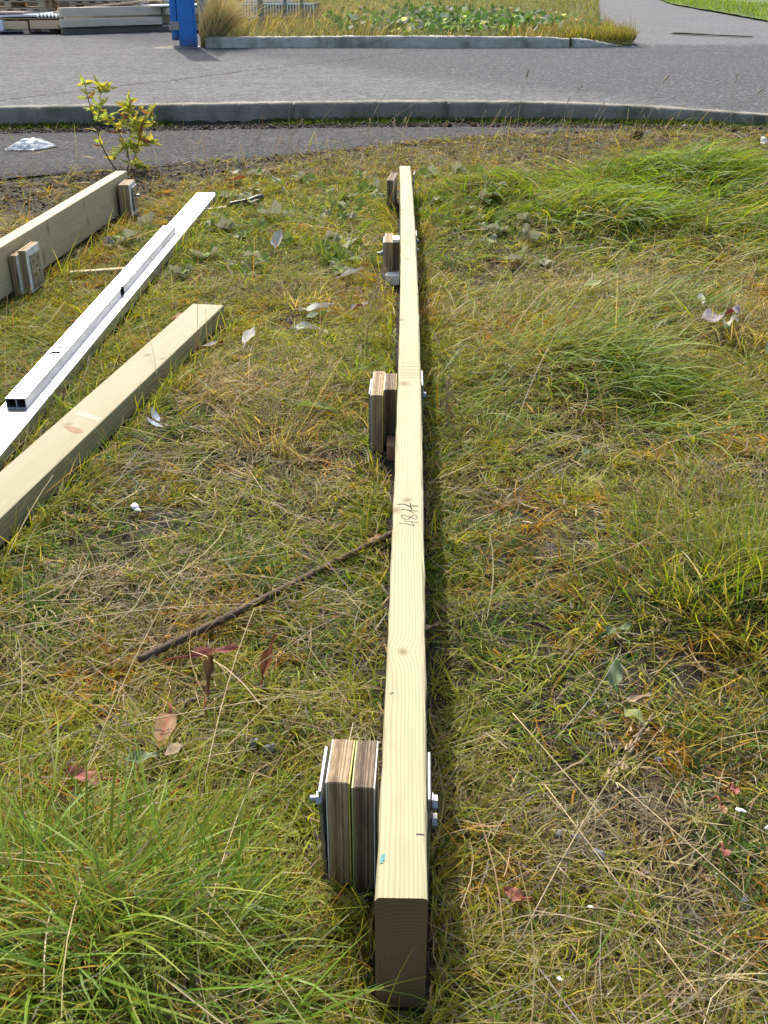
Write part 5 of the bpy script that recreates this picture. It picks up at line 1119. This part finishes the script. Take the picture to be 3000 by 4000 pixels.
tri = np.array([(0, 1+i, 1+(i+1) % 8) for i in range(8)])[None] + (np.arange(n)*9)[:, None, None]
lc = jit(np.where(RNG.uniform(0, 1, (n, 1)) < .2, np.array([[.42, .46, .40]]), np.array([[.13, .23, .06]])), .25)
tag(link('coltsfoot_patch', np_mesh('coltsfoot_patch', V.reshape(-1, 3), tri.reshape(-1, 3), np.repeat(lc, 9, axis=0)), M['grass']), 'mass of green coltsfoot leaves on the bank behind the far kerb', 'plants', kind='stuff')

# ------------------------------------------------------------------ willow sapling with yellow leaves
sp = empty('sapling', (-1.33, 5.48, -.01), 0, 'small leafy sapling with yellow green leaves growing at the asphalt edge', 'sapling')
k0 = .00079; bx0, by0 = 755, 1112
P_ = lambda X, Yc, d=0.0: ((X - bx0)*k0, d, (by0 - Yc)*k0)
bark = plain('red_brown_bark', (.075, .03, .025), .6, var=.3)
STEMS = [([(715, 1112), (690, 1075), (660, 1020), (635, 960), (618, 880), (600, 780), (582, 680), (572, 600), (566, 556)], .0042, .02), ([(800, 1108), (835, 1040), (868, 960), (890, 900), (910, 840)], .0036, -.02), ([(905, 850), (940, 800), (975, 770), (1003, 715)], .002, -.05),
         ([(780, 1108), (800, 1060), (795, 1000), (775, 930), (745, 860), (700, 800), (690, 770)], .0032, .03), ([(790, 1030), (800, 960), (830, 900), (850, 840), (880, 780), (900, 725)], .0026, .06), ([(612, 850), (640, 780), (660, 720), (672, 640), (670, 600)], .002, -.03), ([(672, 650), (690, 625), (712, 600)], .0013, -.04),
         ([(690, 1075), (720, 1020), (760, 985), (790, 950)], .002, .0), ([(800, 1000), (850, 985), (910, 950), (965, 935)], .0018, .02), ([(830, 890), (815, 800), (820, 740), (818, 690)], .0018, .08), ([(840, 760), (842, 700)], .0012, .08), ([(780, 1060), (840, 1070), (900, 1085), (920, 1075)], .0016, -.06)]
for pts, r0, d in STEMS:
    bm = bmesh.new(); n_ = len(pts); bm_tube(bm, [P_(X, Yc, d*i/n_) for i, (X, Yc) in enumerate(pts)], [r0*(1 - .65*i/n_) for i in range(n_)], 6); from_bm('stem', bm, bark, sp, smooth=True)
lv = []
for i in range(4):
    for mk in ('yellow', 'slime', 'sred'):
        me = oval_leaf(.050, .0145, .30, .5*((-1)**i), .5*i-.7, 90+i, .001, 8, 5); me.materials.append(LM[mk]); lv.append((mk, me))
rs = np.random.default_rng(5); cnt = 0
for pts, r0, d in STEMS:
    n_ = len(pts)
    m_ = 32 if r0 > .003 else (27 if n_ > 3 else 11)
    for j in range(m_):
        t = rs.uniform(.35 if r0 > .003 else .15, 1.0)*(n_-1); i0 = min(int(t), n_-2); f = t - i0
        X = pts[i0][0]*(1-f) + pts[i0+1][0]*f; Yc = pts[i0][1]*(1-f) + pts[i0+1][1]*f
        mk, me = lv[rs.choice(len(lv), p=np.array([{'yellow': .60, 'slime': .36, 'sred': .04}[a]/4 for a, _ in lv]))]
        o = bpy.data.objects.new('leaf', me); COL.objects.link(o); o.parent = sp; o.location = P_(X, Yc, d*t/n_)
        s_ = rs.uniform(.8, 1.5); o.scale = (s_, s_, s_); o.rotation_euler = (rs.uniform(-.3, 1.1), rs.normal(0, .8), rs.uniform(0, 6.28))

# ------------------------------------------------------------------ dry stalks with seed heads
def stalk(b, t, head, label, group=None, bend=.06, r=.0014):
    b = Vector((b[0], b[1], gz(*b[:2]) if len(b) == 2 else b[2])); t = Vector(t); d = t - b
    e = empty('dry_grass_stalk', b, 0, label, 'grass stalk', group)
    pts = []
    for i in range(7):
        u = i/6; p = d*u + Vector((-bend*d.length*math.sin(math.pi*u)*.6, 0, bend*d.length*math.sin(math.pi*u))); pts.append(p)
    bm = bmesh.new(); bm_tube(bm, pts, [r*(1 - .45*i/6) for i in range(7)], 5); from_bm('stem', bm, STK, e, smooth=True)
    dd = (pts[-1] - pts[-2]).normalized()
    if head == 2:
        bm = bmesh.new(); bm_tube(bm, [pts[-1] - dd*.012, pts[-1] - dd*.004, pts[-1] + dd*.012, pts[-1] + dd*.03, pts[-1] + dd*.036], [.0015, .004, .0052, .004, .001], 7); from_bm('seed_head', bm, STH, e, smooth=True)
    elif head:
        bm = bmesh.new(); m = 14 if head == 1 else 26; ln = .05 if head == 1 else .09
        for j in range(m):
            p = pts[-1] - dd*ln*(1 - j/m) + Vector((rs.normal(0, .003), rs.normal(0, .003), rs.normal(0, .003)))*(1 if head == 1 else 2.2)
            q = p + dd*.010 + Vector((rs.normal(0, .004), rs.normal(0, .004), rs.normal(0, .003))); bm_cyl(bm, p, q, .0018, .0006, 4)
        from_bm('seed_head', bm, STH, e)
    return e
STK = plain('dry_stalk', (.40, .31, .17), .6, var=.2); STH = plain('seed_head', (.36, .26, .15), .8, var=.3)
ST = [((-.426, 5.794), (-.242, 5.794, .29), 0), ((-.552, 6.10), (-.45, 6.12, .165), 4), ((-.513, 6.06), (-.514, 6.06, .274), 0), ((-.135, 5.743), (.016, 5.743, .344), 0), ((-.12, 6.0), (.211, 6.06, .274), 0),
      ((-.074, 6.3), (-.082, 6.4, .131), 1), ((.071, 6.3), (.063, 6.4, .132), 1), ((.098, 6.3), (.129, 6.4, .139), 1), ((.2, 6.4), (.204, 6.5, .075), 1), ((.316, 6.173), (.361, 6.173, .141), 1), ((.536, 6.289), (.581, 6.289, .189), 1), ((.704, 6.4), (.747, 6.45, .301), 0), ((.381, 6.23), (.455, 6.23, .15), 1),
      ((1.369, 6.173), (1.552, 6.173, .358), 2), ((1.707, 5.898), (1.986, 5.898, .321), 2), ((.72, 5.9), (.76, 5.95, .40), 2), ((1.018, 6.5), (1.163, 6.536, .296), 1), ((1.065, 6.5), (1.107, 6.6, .235), 1), ((1.21, 6.5), (1.316, 6.6, .197), 1), ((1.253, 6.5), (1.322, 6.6, .168), 1), ((1.101, 6.5), (1.123, 6.536, .173), 0), ((1.978, 6.2), (1.984, 6.289, .38), 1), ((.768, 6.4), (.949, 6.5, .122), 1),
      ((-.042, 2.714), (.017, 2.714, .173), 4), ((-.051, 2.594), (.005, 2.594, .235), 4), ((-.046, 2.65), (-.005, 2.66, .21), 4), ((.142, 2.088), (.137, 2.088, .132), 4), ((.150, 2.105), (.148, 2.105, .08), 4)]
for i, (b, t, hd) in enumerate(ST):
    lab = {4: 'dry stalk with drooping feathery seed head close beside the long beam', 2: 'tall dry stalk with one thick seed head standing before the road', 1: 'dry stalk with small seed head in front of the near kerb', 0: 'bare dry stalk rising in front of the near kerb'}[hd]
    if i == 1: lab = 'dry stalk with a dark brown flower head in front of the near kerb'
    stalk(b, t, hd, lab, 'dry stalks standing in the verge', r=.0016 if b[1] > 4 else .0012)
LY = [((-.349, 1.075), (-.012, 1.136)), ((-.418, .799), (-.226, .931)), ((.196, .964), (.259, .77)), ((.284, .962), (.387, .758)), ((.134, .724), (.324, 1.015)), ((.277, .733), (.302, .654)), ((.172, 1.1), (.27, .846)), ((.304, 2.063), (.54, 1.814)), ((.396, 1.928), (.73, 1.962)), ((.462, 2.241), (.675, 2.32)), ((.426, 1.035), (.497, 1.041)), ((-.177, .682), (-.158, .969)), ((-.219, .947), (-.199, 1.34))]
for i, (a, b) in enumerate(LY):
    za, zb = gz(*a) + .028, gz(*b) + .04 + (.03 if i in (1, 4) else 0)
    stalk((a[0], a[1], za), (b[0], b[1], zb), 4 if i == 4 else 0, 'long dry straw with a seed head leaning over the lower right grass' if i == 4 else 'long pale dry straw lying across the grass', 'long straws lying on the grass', bend=.02, r=.0009)

# ------------------------------------------------------------------ scraps: paper, shells, pebbles, stones
def scrap(name, x, y, s, mat, label, cat, group=None, seed=0, flat=.5, lift=.012):
    r_ = np.random.default_rng(seed); bm = bmesh.new(); bmesh.ops.create_icosphere(bm, subdivisions=2, radius=1)
    ph = r_.uniform(0, 6.28, 3)
    for v in bm.verts:
        n_ = 1 + .22*math.sin(3*v.co.x + ph[0]) + .18*math.sin(4*v.co.y + ph[1]); v.co = Vector((v.co.x*n_*s, v.co.y*n_*s*.7, v.co.z*s*flat + .12*s*math.sin(5*v.co.x + ph[2])))
    o = from_bm(name, bm, M[mat], None, (x, y, gz(x, y) + lift), (r_.normal(0, .3), r_.normal(0, .3), r_.uniform(0, 6.28))); return tag(o, label, cat, group)
for i, (x, y, s) in enumerate(((.422, .919, .0075), (.445, .891, .007), (.366, .822, .006), (.175, .695, .005), (-.463, 1.715, .016), (.22, .78, .004))):
    scrap('shell_fragment', x, y, s*.72, 'shell', 'wide ribbed white scrap lying in the grass right of the flat plank' if i == 4 else 'small white shell fragment lying in the moss', 'shell', 'white fragments in the moss', i, .25, .022)
for i, (x, y, s) in enumerate(((.205, .895, .007), (.225, .888, .009), (.35, 1.02, .006), (.245, .86, .01), (.30, .80, .006), (-.17, 1.06, .008), (-.15, 1.045, .01), (.39, .79, .006), (.46, .80, .006))):
    scrap('pebble', x, y, s, 'stone', 'small grey pebble on the mossy soil', 'pebble', 'pebbles in the moss', 20+i, .7, .012)
for i, (x, y, s, lab) in enumerate(((-1.82, 5.35, .022, 'small dark stone on the old asphalt below the plastic bag'), (-1.98, 5.62, .022, 'dark flat stone on the old asphalt nearer the plastic bag'), (1.50, 6.55, .05, 'black lump of asphalt in the grass before the near kerb at right'), (2.25, 6.45, .035, 'pale grey stone at the right edge before the kerb'), (1.62, 6.7, .03, 'grey stone leaning at the kerb foot at right'))):
    scrap('stone', x, y, s, 'shell' if i == 3 else ('soil' if i < 3 else 'stone'), lab, 'stone', None, 40+i, .6, .01)
pp = empty('paper_strip', (-.492, 2.10, gz(-.492, 2.1) + .02), .3, 'torn pale blue paper strip in the grass right of the flat plank', 'paper')
pm = plain('pale_blue_paper', (.48, .53, .60), .8, var=.08, spec=.1)
for a_, (dx, dy, az) in enumerate(((0, .02, .4), (.004, -.015, 1.4), (.022, -.012, 2.4))):
    me = oval_leaf(.040, .016, .1, .8, .5, 300+a_, 0, 8, 3); o = link('strip', me, pm, pp, (dx, dy, 0), (.2, .1, az))

# ------------------------------------------------------------------ labels that single out look-alikes
ORD = ['first', 'second', 'third', 'fourth', 'fifth', 'sixth', 'seventh', 'eighth', 'ninth', 'tenth', 'eleventh', 'twelfth', 'thirteenth', 'fourteenth', 'fifteenth']
def number_off(label, fmt, key):
    obs = sorted([o for o in COL.objects if o.parent is None and o.get('label') == label], key=key)
    for i, o in enumerate(obs): o['label'] = fmt.format(ORD[i])
number_off('dry stalk with small seed head in front of the near kerb', '{} from left of the small headed dry stalks before the near kerb', lambda o: o.location.x)
number_off('bare dry stalk rising in front of the near kerb', '{} from left of the bare dry stalks before the near kerb', lambda o: o.location.x)
number_off('tall dry stalk with one thick seed head standing before the road', '{} from left of the thick headed tall stalks before the road', lambda o: o.location.x)
number_off('dry stalk with drooping feathery seed head close beside the long beam', '{} from left of the feathery seed stalks beside the long beam', lambda o: o.location.x)
number_off('long pale dry straw lying across the grass', '{} nearest of the long pale straws lying across the grass', lambda o: o.location.y)
number_off('small grey pebble on the mossy soil', '{} nearest of the small grey pebbles on the mossy soil', lambda o: o.location.y)
number_off('small white shell fragment lying in the moss', '{} nearest of the small white shell fragments in the moss', lambda o: o.location.y)
